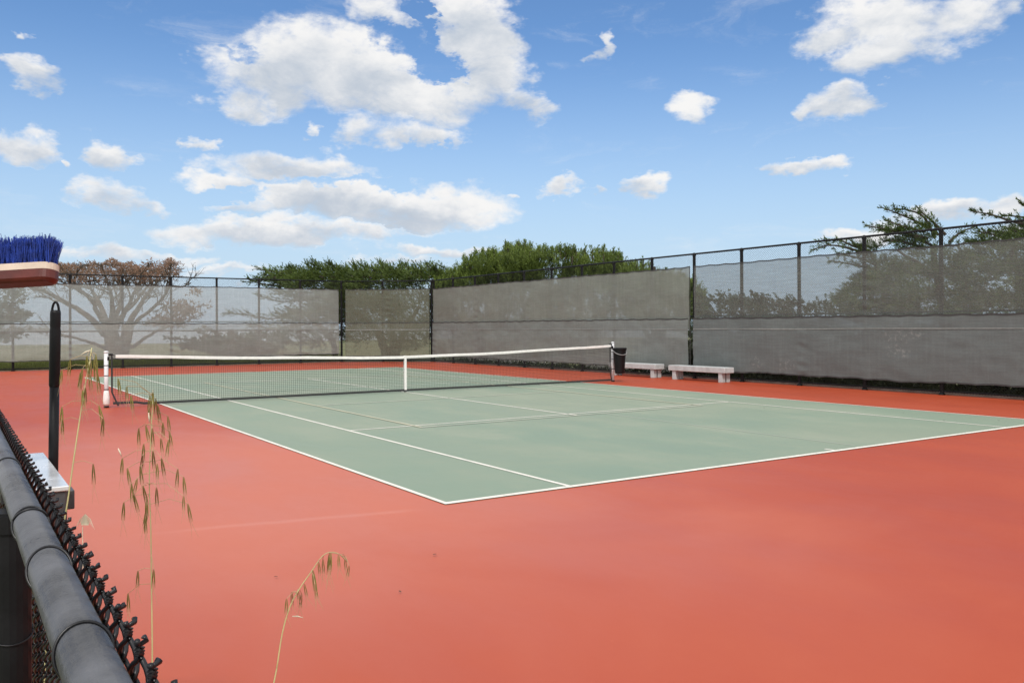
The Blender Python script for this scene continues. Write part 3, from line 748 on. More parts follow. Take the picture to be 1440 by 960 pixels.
# ------------------------------------------------------------------ vegetation helpers
def blades(P, D, L, Wd, tint=None):
    "diamond-shaped leaf faces from points P along directions D"
    n_ = len(P); D = D / np.linalg.norm(D, axis=1)[:, None]
    rnd = rng.normal(size=(n_, 3)); S = np.cross(D, rnd); S /= np.linalg.norm(S, axis=1)[:, None]
    L = np.broadcast_to(L, (n_,)); Wd = np.broadcast_to(Wd, (n_,))
    V = np.stack([P, P + D * (L * .45)[:, None] + S * (Wd / 2)[:, None], P + D * L[:, None], P + D * (L * .45)[:, None] - S * (Wd / 2)[:, None]], 1)
    Q = np.arange(n_ * 4).reshape(n_, 4)
    return V.reshape(-1, 3), Q
def sprays(C, A, n, Lax, Lb, Wb, flare):
    "n blades set along each axis A from C, like a twig with foliage"
    m_ = len(C); t = rng.uniform(0, 1, (m_, n)); Ax = A / np.linalg.norm(A, axis=1)[:, None]
    P = C[:, None] + Ax[:, None] * (t * Lax[:, None])[..., None]
    D = Ax[:, None] + rng.normal(size=(m_, n, 3)) * flare
    Ls = Lb * (1.15 - .6 * t) * rng.uniform(.7, 1.3, (m_, n))
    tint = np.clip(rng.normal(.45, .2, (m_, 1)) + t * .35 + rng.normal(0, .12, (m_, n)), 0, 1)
    V, Q = blades(P.reshape(-1, 3), D.reshape(-1, 3), Ls.ravel(), Wb * rng.uniform(.7, 1.3, m_ * n))
    return V, Q, tint.ravel()
def join(parts):
    Vs = []; Qs = []; Ts = []; k_ = 0
    for V, Q, T_ in parts: Vs.append(V); Qs.append(Q + k_); Ts.append(T_); k_ += len(V)
    return np.concatenate(Vs), np.concatenate(Qs), np.concatenate(Ts)
def nz3(P, s, seed=0.): return np.array([noise.noise(Vector((p[0] * s + seed, p[1] * s, p[2] * s))) for p in P])
def lobe_points(lobes, n, thr, ns, seed, shell=.55):
    C = []; O = []
    tot = sum(l[3] * l[4] * l[5] for l in lobes) if False else sum((l[3] * l[5]) for l in lobes)
    for (cx_, cy_, cz_, a, b_, h) in lobes:
        m_ = int(n * a * h / tot) + 8
        v = rng.normal(size=(m_, 3)); v /= np.linalg.norm(v, axis=1)[:, None]; r_ = rng.uniform(shell, 1, m_) ** .6
        q = v * r_[:, None]
        P = np.array([cx_, cy_, cz_]) + np.outer(q[:, 0] * a, RT) + np.outer(q[:, 1] * b_, FW) + np.outer(q[:, 2] * h, UP)
        C.append(P); O.append(np.outer(v[:, 0] * 1., RT) + np.outer(v[:, 1], FW) + np.outer(v[:, 2] * .7, UP))
    C = np.concatenate(C); O = np.concatenate(O); k_ = nz3(C, ns, seed) > thr
    return C[k_], O[k_]
def limb(mb, pts, r0, r1, sides=8, jit=.0):
    pts = [np.array(p, float) for p in pts]; out = []
    n_ = len(pts); seg = 4
    for i in range(n_ - 1):
        p0 = pts[max(i - 1, 0)]; p1 = pts[i]; p2 = pts[i + 1]; p3 = pts[min(i + 2, n_ - 1)]
        for j in range(seg):
            t = j / seg
            out.append(.5 * ((2 * p1) + (-p0 + p2) * t + (2 * p0 - 5 * p1 + 4 * p2 - p3) * t * t + (-p0 + 3 * p1 - 3 * p2 + p3) * t ** 3) + rng.normal(size=3) * jit)
    out.append(pts[-1]); m_ = len(out)
    mb.tube(out, [r0 + (r1 - r0) * (i / (m_ - 1)) ** .8 for i in range(m_)], sides); return out
def twigs(mb, p, d, L, r_, lvl, spread=.5, up=.1, tips=None, zmax=4.34):
    d = d / np.linalg.norm(d); q = p + d * L * .5 + rng.normal(size=3) * L * .06; e = p + d * L + np.array([0, 0, up * L]) + rng.normal(size=3) * L * .08
    e[2] = min(e[2], zmax - rng.uniform(0, .12)); q[2] = min(q[2], zmax - .05)
    mb.tube([p, q, e], [r_, r_ * .75, r_ * .5], 4, caps=False)
    if tips is not None and lvl <= 1: tips.append((e, e - p)); 
    if lvl > 0:
        for k_ in range(3 if lvl > 1 else 3):
            dd = (e - p) / L + rng.normal(size=3) * spread; s_ = p + (e - p) * rng.uniform(.45, 1.)
            twigs(mb, s_, dd, L * rng.uniform(.5, .8), r_ * .55, lvl - 1, spread, up, tips)

# ---- tree A: flat-topped spreading tree with brown crown
DA = 38.
def pxl(lst, d, dz=0.): return [at(x, y, d + dz * i / max(1, len(lst) - 1)) for i, (x, y) in enumerate(lst)]
ta = thing('broad_cypress_tree', 'spreading flat-topped tree with rusty brown crown and fanning grey limbs behind the far fence', 'tree', at(165, 512, DA) * np.array([1, 1, 0]))
mb = MB(); tips = []
limb(mb, pxl([(160, 515), (160, 497), (158, 478), (153, 458)], DA), .46, .28, 12)
limb(mb, pxl([(168, 515), (172, 495), (178, 472), (182, 455)], DA - .3), .34, .2, 12)
mb.build('trunk', m_bark_g, ta)
spec = [([(147, 470), (128, 448), (98, 428), (62, 410), (38, 402)], .26, .05, 1.5), ([(150, 462), (137, 438), (126, 420), (103, 403)], .22, .05, -1.5), ([(152, 458), (143, 432), (134, 415), (122, 400)], .2, .05, 2.5),
        ([(155, 462), (158, 438), (157, 418), (152, 400)], .26, .06, -2), ([(158, 462), (166, 436), (170, 418), (172, 400)], .22, .05, 2), ([(160, 465), (176, 438), (186, 418), (196, 400)], .22, .05, -2.5),
        ([(178, 470), (184, 450), (196, 430), (208, 412), (219, 399)], .26, .06, 1), ([(181, 460), (194, 450), (216, 432), (232, 414), (240, 402)], .16, .04, -2), ([(172, 492), (192, 484), (212, 470), (240, 458), (262, 452)], .16, .04, 2),
        ([(156, 494), (132, 483), (108, 476), (78, 468)], .14, .04, -2), ([(150, 455), (140, 430), (112, 408), (80, 398)], .16, .04, 3), ([(165, 450), (190, 425), (205, 405), (214, 396)], .14, .04, 3)]
mb = MB()
for pts, r0, r1, dz in spec:
    mb = MB(); P_ = pxl(pts, DA, dz); out = limb(mb, P_, r0 * .66, r1 * .8, 8, .015)
    for f_ in (.45, .6, .75, .9, 1.):
        b_ = out[int((len(out) - 1) * f_)]; d_ = (P_[-1] - P_[-2]); d_ /= np.linalg.norm(d_)
        if pts[0][1] < 480: twigs(mb, b_, d_ + rng.normal(size=3) * .5 + np.array([0, 0, .35]), .9, .045, 3, .55, .12, tips)
        elif f_ > .7: twigs(mb, b_, d_ + rng.normal(size=3) * .4, .6, .03, 2, .5, .1, tips)
    mb.build('limb', m_bark_g, ta)
parts = []
TC = np.array([t[0] for t in tips]); TD = np.array([t[1] for t in tips]); keep = (TC[:, 2] > 3.45) & (TC[:, 2] < 4.3); keep &= ((TC - CAM) @ RT) / ((TC - CAM) @ FW) * F + 720 < 254; TC = TC[keep]; TD = TD[keep]
# flat dense table of dry foliage
n_ = 1900; u = rng.uniform(0, 1, n_); px_ = 62 + u * 186; dd = DA + rng.uniform(-2.6, 2.6, n_)
topy = 373 + 4 * np.sin(px_ * .07) + 2.5 * np.sin(px_ * .23) + np.where(px_ < 85, (85 - px_) * .4, 0) - np.where(px_ > 215, 1, 0)
yy = topy + rng.uniform(0, 1, n_) ** 1.2 * 15
PC = np.array([at(a, b_, c_) for a, b_, c_ in zip(px_, yy, dd)]); kk = nz3(PC, 1.1, 3.) > -.22; PC = PC[kk]
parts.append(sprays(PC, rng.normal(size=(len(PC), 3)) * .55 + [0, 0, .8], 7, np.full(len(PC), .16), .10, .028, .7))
if len(TC): parts.append(sprays(TC, TD + rng.normal(size=TD.shape) * .2, 9, np.full(len(TC), .18), .10, .028, .7))
low = []
for (a, b_, w_, h_, m_) in ((255, 436, 25, 11, 260), (232, 452, 30, 7, 200), (276, 410, 10, 4, 25)):
    low += [at(a + rng.normal() * w_ * .5, b_ + rng.normal() * h_ * .5, DA + rng.uniform(-1, 2)) for _ in range(m_)]
low = np.array(low); parts.append(sprays(low, rng.normal(size=low.shape) + [0, 0, .3], 6, np.full(len(low), .2), .14, .055, .7))
V_, Q_, T_ = join(parts); np_mesh('crown', V_, Q_, m_brown, ta, T_)

def conifer(name, label, cat, base, lobes, n, thr, ns, seed, mat, bark, axis_fn, nb=8, Lax=.32, Lb=.2, Wb=.055, flare=.45, trunks=(), shell=.4, spikes=(), group=None):
    t = thing(name, label, cat, (base[0], base[1], 0), group)
    mb = MB()
    for pts, r0, r1 in trunks: limb(mb, pts, r0, r1, 8, .02)
    if not trunks: mb.tube([(base[0], base[1], -.1), (base[0], base[1], 1.5)], [.25, .15], 8)
    mb.build('trunk', bark, t)
    C, O = lobe_points(lobes, n, thr, ns, seed, shell)
    A = axis_fn(C, O); parts = [sprays(C, A, nb, Lax * rng.uniform(.6, 1.4, len(C)), Lb, Wb, flare)]
    for pts, r0 in spikes:      # leafy leading branches that stick out of the crown
        P_ = [np.array(p) for p in pts]; cs = []; as_ = []
        for i in range(len(P_) - 1):
            L_ = np.linalg.norm(P_[i + 1] - P_[i]); m_ = max(4, int(L_ / .045))
            for j in range(m_):
                f_ = (i + j / m_) / (len(P_) - 1)
                cs.append(P_[i] + (P_[i + 1] - P_[i]) * j / m_ + rng.normal(size=3) * r0 * (1.05 - f_) ); as_.append((P_[i + 1] - P_[i]) / L_ + rng.normal(size=3) * .45 + np.array([0, 0, .25]))
        cs = np.array(cs); as_ = np.array(as_); parts.append(sprays(cs, as_, nb, np.full(len(cs), Lax * .55), Lb * .8, Wb, flare))
    V_, Q_, T_ = join(parts); np_mesh('crown', V_, Q_, mat, t, T_)
    if spikes:
        for pts, r0 in spikes:
            mb = MB(); limb(mb, pts, .05, .015, 5); mb.build('branch', bark, t)
    return t
def L(px, py, d, w, h, dep):    # lobe measured on the photograph: centre, distance, half sizes in pixels, depth in metres
    p = at(px, py, d); k_ = d / F; return (p[0], p[1], p[2], w * k_, dep, h * k_)
def ax_cyp(lean): return lambda C, O: O * np.array([.7, .7, .35]) + RT * lean + np.array([0, 0, .38]) + rng.normal(size=C.shape) * .3
def ax_up(C, O): return O * .35 + np.array([0, 0, .95]) + rng.normal(size=C.shape) * .25

# ---- tree B: low flat dark cypress behind the middle of the end fence
B = 41.
sp = []
for i in range(56):
    x = 372 + i * 4.6 + random.uniform(-3, 3); ytop = 394 - 18 * min(1, (i + 3) / 15) - 3 * math.sin(i * .9) - random.uniform(-3, 5)
    y_ = 396; sp.append(([at(x + random.uniform(8, 20), y_ - 6, B + random.uniform(-1.5, 1.5)), at(x + 4, (y_ + ytop) / 2 - 2, B), at(x - random.uniform(2, 12), ytop, B + random.uniform(-1, 1))], .10))
sp += [([at(420, 384, B), at(385, 382, B), at(362, 378, B)], .14), ([at(410, 396, B), at(380, 394, B), at(348, 396, B)], .14), ([at(400, 402, B), at(372, 400, B), at(352, 394, B)], .12),
       ([at(420, 436, B), at(385, 448, B), at(345, 442, B), at(318, 440, B)], .14), ([at(440, 420, B), at(400, 424, B), at(362, 416, B)], .12), ([at(430, 455, B), at(390, 462, B), at(350, 458, B)], .14)]
conifer('flat_cypress_tree', 'low dark green cypress with a flat spiky top behind the middle of the end fence', 'tree', at(500, 515, B), 
        [L(425, 397, B, 40, 8, 1.6), L(480, 396, B, 55, 10, 2.), L(545, 395, B, 60, 10, 2.), L(600, 397, B, 36, 9, 1.6), L(455, 408, B, 62, 18, 2.), L(540, 412, B, 85, 24, 2.2), L(510, 438, B, 80, 18, 2.), L(590, 440, B, 40, 28, 2.), L(450, 448, B, 55, 9, 1.6), L(430, 478, B, 45, 12, 1.5), L(580, 478, B, 35, 16, 1.6), L(510, 470, B, 26, 14, 1.6)],
        7600, -.3, .8, 1., m_cyp, m_bark_d, ax_cyp(-.6), nb=14, Lax=.7, Lb=.17, Wb=.030, flare=.26,
        trunks=[([at(545, 516, B), at(540, 490, B), at(530, 465, B), at(500, 440, B), at(460, 415, B)], .3, .08), ([at(552, 516, B), at(560, 488, B), at(572, 460, B), at(590, 430, B)], .26, .08), ([at(548, 516, B), at(552, 480, B), at(548, 440, B), at(540, 405, B)], .22, .06), ([at(470, 516, B), at(468, 480, B), at(440, 450, B), at(400, 430, B)], .2, .05)], spikes=sp)
# ---- small fan-shaped cypress at its left foot
B2 = 40.
conifer('young_cypress_tree', 'small fan-shaped cypress seen through the far fence, right of the rusty flat-topped tree', 'tree', at(325, 512, B2),
        [L(300, 486, B2, 44, 9, 1.), L(335, 488, B2, 48, 14, 1.2), L(372, 484, B2, 34, 16, 1.2), L(345, 500, B2, 40, 10, 1.)],
        1500, -.3, 1., 9., m_dkcyp, m_bark_d, ax_cyp(-.5), nb=7, Lax=.3, Lb=.2, Wb=.05,
        spikes=[([at(300, 484, B2), at(265, 478, B2), at(232, 476, B2)], .1), ([at(310, 482, B2), at(290, 472, B2), at(276, 464, B2)], .1), ([at(320, 478, B2), at(302, 468, B2), at(284, 460, B2)], .1), ([at(300, 492, B2), at(275, 490, B2), at(256, 488, B2)], .08), ([at(345, 480, B2), at(325, 468, B2)], .1)])
# ---- tree far left
conifer('leaning_cypress_tree', 'pale green cypress at the very left edge behind the end fence', 'tree', at(-40, 512, 40), [L(-20, 415, 40, 42, 26, 2.), L(-10, 445, 40, 42, 12, 1.6), L(-30, 470, 40, 50, 14, 1.6)], 1400, -.15, .9, 17., m_dkcyp, m_bark_d, ax_cyp(.3),
        spikes=[([at(-5, 452, 40), at(22, 446, 40), at(42, 443, 40)], .12), ([at(-5, 470, 40), at(40, 463, 40), at(70, 466, 40)], .1)])
# ---- pine group C
Cd = 41.
prof = [(622, 385, 14), (640, 378, 16), (660, 364, 24), (682, 355, 28), (705, 350, 30), (728, 347, 30), (750, 348, 30), (772, 347, 30), (795, 350, 30), (815, 352, 28), (836, 352, 28), (856, 356, 26), (878, 366, 26), (900, 372, 26), (922, 380, 24), (945, 386, 24), (965, 394, 24), (978, 408, 18)]
def pine(label, rows, seed, n, d, group=None, extra=()):
    rows = [(x, y + 8 + 3 * math.sin(x * .11), w_) for x, y, w_ in rows]
    lobes = [L(x, y + 16, d + random.uniform(-1, 1), w_ * .8, 13 + random.uniform(-3, 3), 1.5) for x, y, w_ in rows] + [L(x, y + 34, d, w_ * 1.1, 16, 1.5) for x, y, w_ in rows[::2]] + list(extra)
    sp_ = []
    for x, y, w_ in rows:
        for q in range(7):
            xx = x + random.uniform(-w_, w_) * .6; hh = random.uniform(3, 11); dd_ = d + random.uniform(-1.2, 1.2)
            sp_.append(([at(xx + random.uniform(-2, 2), y + 8, dd_), at(xx, y + 1, dd_), at(xx + random.uniform(-1.5, 1.5), y - hh, dd_)], .09))
    bx_ = sum(r_[0] for r_ in rows) / len(rows); b0 = at(bx_, 512, d)
    return conifer('pine_tree', label, 'tree', b0, lobes, n, -.28, .75, seed, m_pine, m_bark_d, ax_up, nb=15, Lax=.42, Lb=.19, Wb=.026, flare=.5, spikes=sp_, group=group,
                   trunks=[([at(bx_, 516, d), at(bx_ + 3, 470, d), at(bx_ - 4, 420, d), at(bx_, 375, d)], .28, .06), ([at(bx_, 500, d), at(bx_ + 18, 450, d), at(bx_ + 26, 390, d)], .16, .05), ([at(bx_, 495, d), at(bx_ - 20, 445, d), at(bx_ - 26, 392, d)], .16, .05)])
pine('bushy bright green pine next to the flat cypress, leftmost of the pine group', prof[:6], 21., 4800, Cd, 'pines beyond the right fence', [L(670, 405, Cd, 60, 22, 1.8), L(665, 440, Cd, 60, 25, 1.8), L(690, 480, Cd, 50, 18, 1.6)])
pine('bushy bright green pine in the middle of the pine group, tallest of them', prof[5:12], 31., 6000, Cd - 1.5, 'pines beyond the right fence', [L(755, 378, Cd - .7, 34, 20, 1.5), L(742, 418, Cd, 40, 26, 1.8), L(745, 450, Cd, 40, 20, 1.8), L(790, 400, Cd, 75, 24, 1.8), L(800, 440, Cd, 75, 24, 1.8), L(790, 480, Cd, 60, 18, 1.6)])
pine('bushy green pine sloping down at the right end of the pine group', prof[11:], 41., 4200, Cd - 3, 'pines beyond the right fence', [L(910, 412, Cd - 3, 66, 22, 1.8), L(930, 442, Cd - 3, 60, 22, 1.8)])

# ---- right-hand cypresses beyond the right fence
DD = 27.
def px_path(l, d): return [at(x, y, d) for x, y in l]
def ax_wind(C, O): return O * np.array([.5, .5, .3]) - RT * .55 + np.array([0, 0, .25]) + rng.normal(size=C.shape) * .28
spD = [([(1320, 330), (1290, 312), (1262, 300), (1238, 291)], .12), ([(1315, 335), (1300, 306), (1280, 296), (1256, 293)], .1), ([(1310, 345), (1275, 328), (1245, 322), (1216, 317)], .14), ([(1300, 350), (1270, 340), (1240, 338)], .12),
       ([(1330, 330), (1312, 312), (1298, 300), (1290, 292)], .08), ([(1300, 326), (1270, 318), (1244, 310)], .14), ([(1318, 350), (1290, 346), (1262, 352)], .13), ([(1335, 340), (1352, 326), (1374, 318)], .08), ([(1330, 345), (1345, 345), (1358, 340)], .09), ([(1305, 335), (1282, 330), (1262, 326), (1250, 326)], .16)]
conifer('wind_bent_cypress_tree', 'wind-bent cypress whose ragged branches rise highest above the right fence', 'tree', at(1330, 540, DD),
        [L(1285, 338, DD, 26, 9, .8), L(1290, 320, DD, 18, 6, .6), L(1262, 322, DD, 18, 4, .6), L(1310, 370, DD, 60, 20, 1.6), L(1290, 400, DD, 75, 26, 1.8), L(1250, 420, DD, 62, 24, 1.8), L(1330, 430, DD, 60, 22, 1.6), L(1208, 424, DD, 26, 20, 1.2)],
        4300, -.12, 1.1, 51., m_cyp, m_bark_d, ax_wind, nb=13, Lax=.30, Lb=.15, Wb=.022, flare=.5,
        trunks=[([at(1345, 545, DD), at(1335, 470, DD), at(1320, 400, DD), at(1312, 345, DD)], .26, .07), ([at(1318, 390, DD), at(1290, 370, DD), at(1262, 352, DD)], .1, .03)], spikes=[(px_path(p, DD), r_) for p, r_ in spD])
D2 = 28.5
spE = [([(1215, 356), (1190, 348), (1165, 345), (1140, 352)], .1), ([(1222, 352), (1200, 346), (1180, 338), (1150, 340)], .08), ([(1220, 358), (1204, 345), (1196, 338)], .09), ([(1235, 380), (1200, 372), (1165, 366)], .12), ([(1230, 372), (1205, 362), (1175, 358)], .12)]
conifer('reaching_cypress_tree', 'cypress reaching a thin leafy spray over the right fence, left of the ragged one', 'tree', at(1250, 540, D2),
        [L(1222, 350, D2, 12, 7, .6), L(1235, 380, D2, 28, 18, 1.2), L(1225, 400, D2, 24, 14, 1.2), L(1240, 440, D2, 50, 18, 1.5)], 1500, -.15, 1.1, 61., m_cyp, m_bark_d, ax_wind, nb=13, Lax=.28, Lb=.15, Wb=.022,
        trunks=[([at(1256, 545, D2), at(1250, 460, D2), at(1238, 390, D2), at(1224, 355, D2)], .2, .05)], spikes=[(px_path(p, D2), r_) for p, r_ in spE])
D3 = 25.
spF = [([(1460, 318), (1425, 312), (1395, 302), (1366, 297)], .1), ([(1470, 300), (1450, 292), (1432, 284)], .1), ([(1475, 318), (1440, 306), (1412, 303)], .09), ([(1440, 345), (1405, 332), (1372, 325)], .13), ([(1430, 350), (1400, 342), (1360, 340)], .14), ([(1470, 335), (1440, 328), (1416, 322)], .1), ([(1420, 330), (1395, 325), (1376, 332)], .1)]
conifer('edge_cypress_tree', 'dark cypress at the right edge of the photo, mostly behind the windscreen', 'tree', at(1455, 560, D3),
        [L(1405, 336, D3, 26, 7, .8), L(1450, 322, D3, 16, 8, .8), L(1410, 365, D3, 60, 20, 1.5), L(1420, 400, D3, 80, 28, 1.8), L(1400, 438, D3, 80, 22, 1.8), L(1480, 360, D3, 50, 60, 1.8)],
        4300, -.2, 1.1, 71., m_cyp, m_bark_d, ax_wind, nb=13, Lax=.28, Lb=.15, Wb=.022,
        trunks=[([at(1465, 565, D3), at(1455, 470, D3), at(1435, 400, D3), at(1425, 345, D3)], .26, .07)], spikes=[(px_path(p, D3), r_) for p, r_ in spF])
D4 = 31.
conifer('spreading_cypress_bush', 'low sprawling cypress bush seen through the right fence to the right of the benches', 'bush', at(1095, 525, D4),
        [L(1010, 432, D4, 34, 16, 1.2), L(1050, 434, D4, 34, 14, 1.2), L(1095, 436, D4, 40, 16, 1.2), L(1140, 440, D4, 40, 14, 1.2), L(1070, 465, D4, 110, 16, 1.2)], 2600, -.2, 1., 81., m_dkcyp, m_bark_d, ax_wind, nb=7, Lax=.28, Lb=.17, Wb=.05,
        spikes=[(px_path([(1110, 434), (1085, 424), (1070, 416), (1056, 412)], D4), .14), (px_path([(1140, 436), (1120, 426), (1100, 424)], D4), .1)])

# ---- hedge and ground cover beyond the right fence
def scatter_strip(P0, P1, width, n, h0, h1, Lb, Wb, up=1., flare=.5):
    P0 = np.array(P0, float); P1 = np.array(P1, float); d = P1 - P0; nn = np.array([-d[1], d[0]]); nn /= np.linalg.norm(nn)
    P = P0 + np.outer(rng.uniform(0, 1, n), d) + np.outer(rng.uniform(0, 1, n) * width, nn); z_ = rng.uniform(h0, h1, n)
    P = np.c_[P, z_]; D_ = rng.normal(size=(n, 3)) * flare + [0, 0, up]
    V, Q = blades(P, D_, Lb * rng.uniform(.6, 1.4, n), Wb); return V, Q, np.clip(rng.normal(.5, .25, n), 0, 1)
for i, (ya, yb, hh) in enumerate(((-21, -11.5, 1.9), (-11.6, -6.5, 1.75), (-6.6, -1.6, 1.6), (-1.8, 3.3, 1.2))):
    hx = thing('hedge', ['dark hedge beyond the right fence, outside the frame at the right', 'dark hedge behind the right fence at the right edge of the photo', 'dark hedge behind the right fence, between the benches and the edge of the photo', 'low dark hedge behind the right fence beside the concrete benches'][i], 'hedge', (10.4, (ya + yb) / 2, 0), 'hedges behind the right fence')
    for q in range(7):
        mb = MB(); yq = ya + (yb - ya) * (q + .5) / 7; mb.tube([(10.7, yq, -.1), (10.7 + random.uniform(-.2, .2), yq + random.uniform(-.2, .2), hh * .7)], [.04, .02], 6); mb.build('stem', m_bark_d, hx)
    n_ = int((yb - ya) * 1500)
    P = np.c_[rng.uniform(10.05, 11.5, n_), rng.uniform(ya, yb, n_), rng.uniform(.03, 1, n_) * hh]; P[:, 2] *= (.86 + .25 * nz3(P * [0, 1, 0], .9, 2.))
    V, Q = blades(P, rng.normal(size=(n_, 3)) * .8 + [-.2, 0, .5], .16 * rng.uniform(.6, 1.4, n_), .08)
    np_mesh('foliage', V, Q, m_hedge, hx, np.clip(rng.normal(.45, .28, n_), 0, 1))
V, Q, T_ = join([scatter_strip((-14, 19.3), (6.5, 19.3), 6., 26000, -.03, .05, .3, .02, 1., .35), scatter_strip((-14, 18.5), (6.2, 18.5), .8, 9000, -.03, .02, .22, .016, 1., .35)])
o = np_mesh('grass', V, Q, m_grassb, None, T_); struct(o, 'stuff', 'uneven green grass growing beyond the end fence', 'grass')
V, Q, T_ = join([scatter_strip((9.6, -1.), (9.6, 15.5), -1.6, 2600, -.02, .06, .16, .05, .8, .7), scatter_strip((9.6, -20.), (9.6, -1.), -.7, 7000, -.02, .1, .16, .045, .8, .7)])
o = np_mesh('ground_cover', V, Q, m_hedge, None, T_); struct(o, 'stuff', 'dark leafy ground cover along the foot of the right fence', 'ground cover')
P = []
for (yc_, n_) in ((13.5, 90), (12.2, 80), (11.0, 110), (8.6, 50), (5.2, 110), (3.9, 160), (3.0, 120), (2.0, 100)):
    P += [(9.75 + rng.uniform(0, 1.0), yc_ + rng.normal() * .55, rng.uniform(.1, .32)) for _ in range(n_)]
P = np.array(P); n_ = len(P); PP = np.repeat(P, 6, 0) + rng.normal(size=(n_ * 6, 3)) * .02
V, Q = blades(PP, rng.normal(size=(n_ * 6, 3)) + [-.3, -.3, .4], .06, .045)
o = np_mesh('bright_gap_specks', V, Q, m_speck, None, rng.uniform(0, 1, n_ * 6)); struct(o, 'stuff', 'small white specks added for the bright gap at the foot of the right fence', 'specks')  # white specks added to stand for bright haze showing under the screen

# ------------------------------------------------------------------ wild oats in front
def oat(label, stem_px, d0, d1, spk, r0=.0016, leaf=None, husks=()):
    n_ = len(stem_px); P = [at(x, y, d0 + (d1 - d0) * i / (n_ - 1)) for i, (x, y) in enumerate(stem_px)]
    # carry the stem down to the ground
    low = P[0]; dn = P[0] - P[1]; dn /= np.linalg.norm(dn); mid = low + dn * (low[2] * .35); base = np.array([mid[0] * .6 + (FX + .12) * .4, mid[1] + .02, 0.])
    mid2 = mid + np.array([0, 0, -.35 * low[2]]) * .8
    t = thing('wild_oat', label, 'grass stalk', base)
    mb = MB(); pts = [base, mid2, mid] + P; out = []
    out = limb(mb, pts, r0, r0 * .4, 7); mb.build('stem', m_stem, t, smooth=True)
    outn = np.array(out)
    pm = MB()
    for (x, y, ln) in spk:
        dd_ = (d0 + d1) / 2 + rng.uniform(-.03, .03)
        # attach at the nearest higher point of the stem
        top = at(x, y, dd_); cand = outn[outn[:, 2] > top[2] - .002]
        if len(cand) == 0: a_ = outn[-1]
        else: a_ = cand[np.argmin(np.linalg.norm((cand - top) * [1, 1, .6], axis=1))]
        k_ = .55 * np.linalg.norm(a_ - top); pm = MB(); pm.tube([a_, (a_ + top) / 2 + np.array([0, 0, .25 * k_]), top], .0004, 4, caps=False)
        Ls = ln / F * dd_; sw = rng.normal(size=3) * .09 + RT * .05; sw[2] = 0
        dn_ = np.array([0, 0, -1.]) + sw; dn_ /= np.linalg.norm(dn_)
        mb = MB(); u1 = np.cross(dn_, FW); u1 /= np.linalg.norm(u1); u2 = np.cross(dn_, u1)
        for sgn in (-1, 1):       # two glumes that gape a little
            ax_ = dn_ + u1 * sgn * .07; ax_ /= np.linalg.norm(ax_); c0 = top + u1 * sgn * .0006
            prof_ = [(0, .0004), (.15, .0009), (.35, .0013), (.6, .0011), (.85, .0005), (1., .0002)]
            vs = []; sd = 6
            for tt, rr in prof_:
                for a in range(sd): vs.append(c0 + ax_ * Ls * tt + (u1 * math.cos(a * 2 * math.pi / sd) * .62 + u2 * math.sin(a * 2 * math.pi / sd)) * rr * min(1.3, Ls / .022))
            mb.add(vs, [(i * sd + a, i * sd + (a + 1) % sd, (i + 1) * sd + (a + 1) % sd, (i + 1) * sd + a) for i in range(len(prof_) - 1) for a in range(sd)])
        s_ = mb.build('spikelet', m_oat, t, tint=[float(rng.uniform(0, 1))] * len(mb.f))
        ab = MB()
        for sgn in (-1, 1):
            p0 = top + dn_ * Ls * .6; p1 = p0 + dn_ * Ls * .6 + u1 * sgn * .0015; p2 = p1 + dn_ * Ls * .7 + u1 * (sgn * .004 + .002)
            ab.tube([p0, p1, p2], [.00035, .00026, .00008], 4, caps=False)
        a_o = ab.build('awn', m_pedicel, None); a_o.parent = s_
        p_o = pm.build('pedicel', m_pedicel, None); p_o.parent = s_
    for (pa, pb_, wd) in husks:
        mb = MB(); a_ = at(*pa, d1); b_ = at(*pb_, d1); mb.tube([a_, (a_ + b_) / 2 + [0, 0, .001], b_], [.0006, wd, .0003], 6); mb.build('husk', m_husk, t, smooth=True)
s1 = [(99, 505, 24), (87, 520, 20), (116, 518, 28), (113, 524, 24), (125, 520, 30), (135, 498, 40), (132, 505, 34), (137, 525, 28), (116, 548, 26), (120, 545, 24), (87, 572, 26), (88, 590, 22), (139, 570, 28), (145, 588, 26), (131, 652, 30), (122, 500, 26), (128, 508, 22)]
oat('wild oat stalk leaning past the metal box, thick pale stem with a drooping top', [(62, 962), (66, 900), (84, 770), (95, 705), (103, 650), (112, 590), (120, 540), (126, 508), (129, 489)], 1.42, 1.5, s1, .0020, husks=[((128, 492), (113, 499), .0012), ((126, 505), (128, 520), .0012)])
s2 = [(211, 556, 22), (215, 552, 26), (219, 560, 24), (209, 572, 20), (222, 570, 26), (236, 585, 22), (238, 606, 22), (229, 594, 22), (195, 602, 24), (205, 598, 24), (214, 602, 26), (226, 616, 20), (237, 618, 24), (202, 624, 24), (200, 640, 22), (215, 634, 26), (221, 652, 22), (227, 644, 26), (197, 655, 26), (193, 672, 22), (172, 644, 24), (179, 658, 24), (185, 680, 26), (188, 695, 26), (201, 683, 26), (220, 685, 28), (250, 659, 26), (258, 670, 26), (258, 697, 20), (264, 708, 26), (174, 706, 26), (206, 702, 26), (207, 712, 28), (204, 726, 24), (194, 802, 24), (216, 800, 26), (180, 834, 26), (166, 532, 24), (178, 543, 20), (184, 556, 22)]
oat('tall wild oat stalk hung with the most seed heads, standing against the red court', [(214, 962), (214, 900), (213, 820), (212, 740), (210, 680), (212, 620), (214, 580), (215, 556)], 1.36, 1.4, s2, .0015, husks=[((209, 580), (210, 594), .0014), ((166, 630), (171, 642), .0012)])
s3 = [(403, 841, 21), (410, 832, 19), (419, 828, 16), (428, 821, 18), (424, 834, 20), (440, 802, 28), (443, 821, 20), (448, 790, 18), (454, 786, 20), (463, 779, 28), (465, 777, 26), (476, 780, 18), (485, 785, 16), (491, 795, 16)]
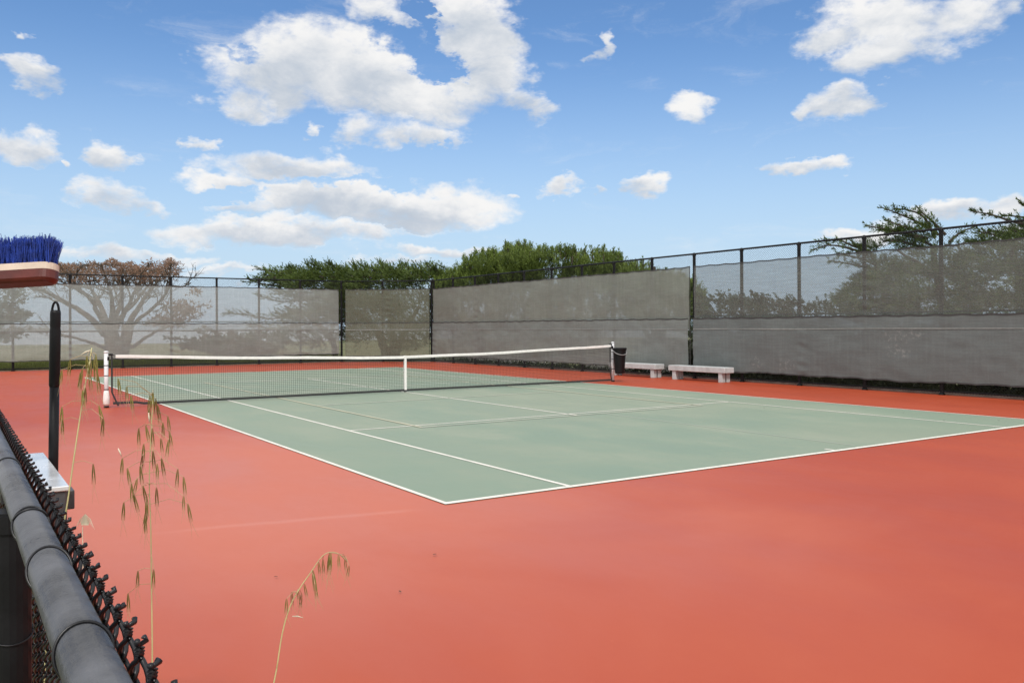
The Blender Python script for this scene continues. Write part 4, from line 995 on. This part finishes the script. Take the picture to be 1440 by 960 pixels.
oat('short wild oat stalk arching to the right near the bottom of the photo', [(382, 975), (389, 940), (397, 890), (408, 852), (422, 826), (438, 803), (452, 783), (464, 776), (478, 779), (489, 790)], 1.16, 1.2, s3, .0012, husks=[((411, 866), (426, 868), .0011)])
# shredded dry tuft near the fence
tf = thing('dry_grass_tuft', 'bleached torn grass tip beside the low fence below the metal box', 'grass', at(118, 740, 1.5) * np.array([1, 1, 0]))
mb = MB(); mb.tube([at(118, 740, 1.5) * np.array([1, 1, 0]), at(117, 840, 1.5), at(116, 740, 1.5)], .0008, 5)
for q in range(16): mb.tube([at(115 + q * .6, 738, 1.5), at(112 + q * 1.0, 722 + abs(q - 8), 1.5), at(106 + q * 1.8, 728 + abs(q - 7) * 2.0, 1.5)], [.0006, .0005, .0002], 4)
mb.build('tip', m_husk, tf)
# a few blades low along the fence, seen between rail and post
mb = MB(); gb = thing('grass_clump', 'green grass blades growing through the low fence in the bottom left corner', 'grass', (FX + .1, C0 + 1.2, 0))
for q in range(14):
    x0 = FX + random.uniform(.05, .16); y_ = C0 + random.uniform(.7, 1.6); h = random.uniform(.5, .95)
    mb.tube([(x0, y_, 0), (x0 + .01, y_ + .02, h * .5), (x0 + random.uniform(-.02, .05), y_ + random.uniform(-.03, .08), h)], [.0018, .0016, .0004], 5)
mb.build('blades', m_stem, gb)

# small dead leaves lying on the court
spots = [(4.82, -9.73), (5.15, -10.35), (4.2, -10.8), (4.9, -11.3), (4.95, -11.98), (3.6, -7.7), (-6.35, -13.3), (-6.9, -13.9), (-7.4, -13.2), (5.3, -7.9)]
mb = MB(); mb.add([(0, -.022, 0), (.011, -.006, .004), (.008, .012, .006), (0, .024, .002), (-.009, .01, .005), (-.010, -.008, .003), (0, 0, .001)], [(0, 1, 6), (1, 2, 6), (2, 3, 6), (3, 4, 6), (4, 5, 6), (5, 0, 6)])
lf0 = mb.build('fallen_leaf', m_leafdeb)
for i, (x, y) in enumerate(spots):
    o = lf0 if i == 0 else lf0.copy()
    if i: COL.objects.link(o)
    o.location = (x, y, .012); o.rotation_euler = (random.uniform(-.1, .1), 0, random.uniform(0, 6.3)); o.scale = (random.uniform(.5, .9),) * 3
    o['label'] = 'tiny curled dead leaf lying on the court surface'; o['category'] = 'leaf'; o['group'] = 'dead leaves on the court'

scene.render.engine = 'CYCLES'
scene.cycles.transparent_max_bounces = 24; scene.cycles.max_bounces = 8
scene.cycles.use_denoising = True
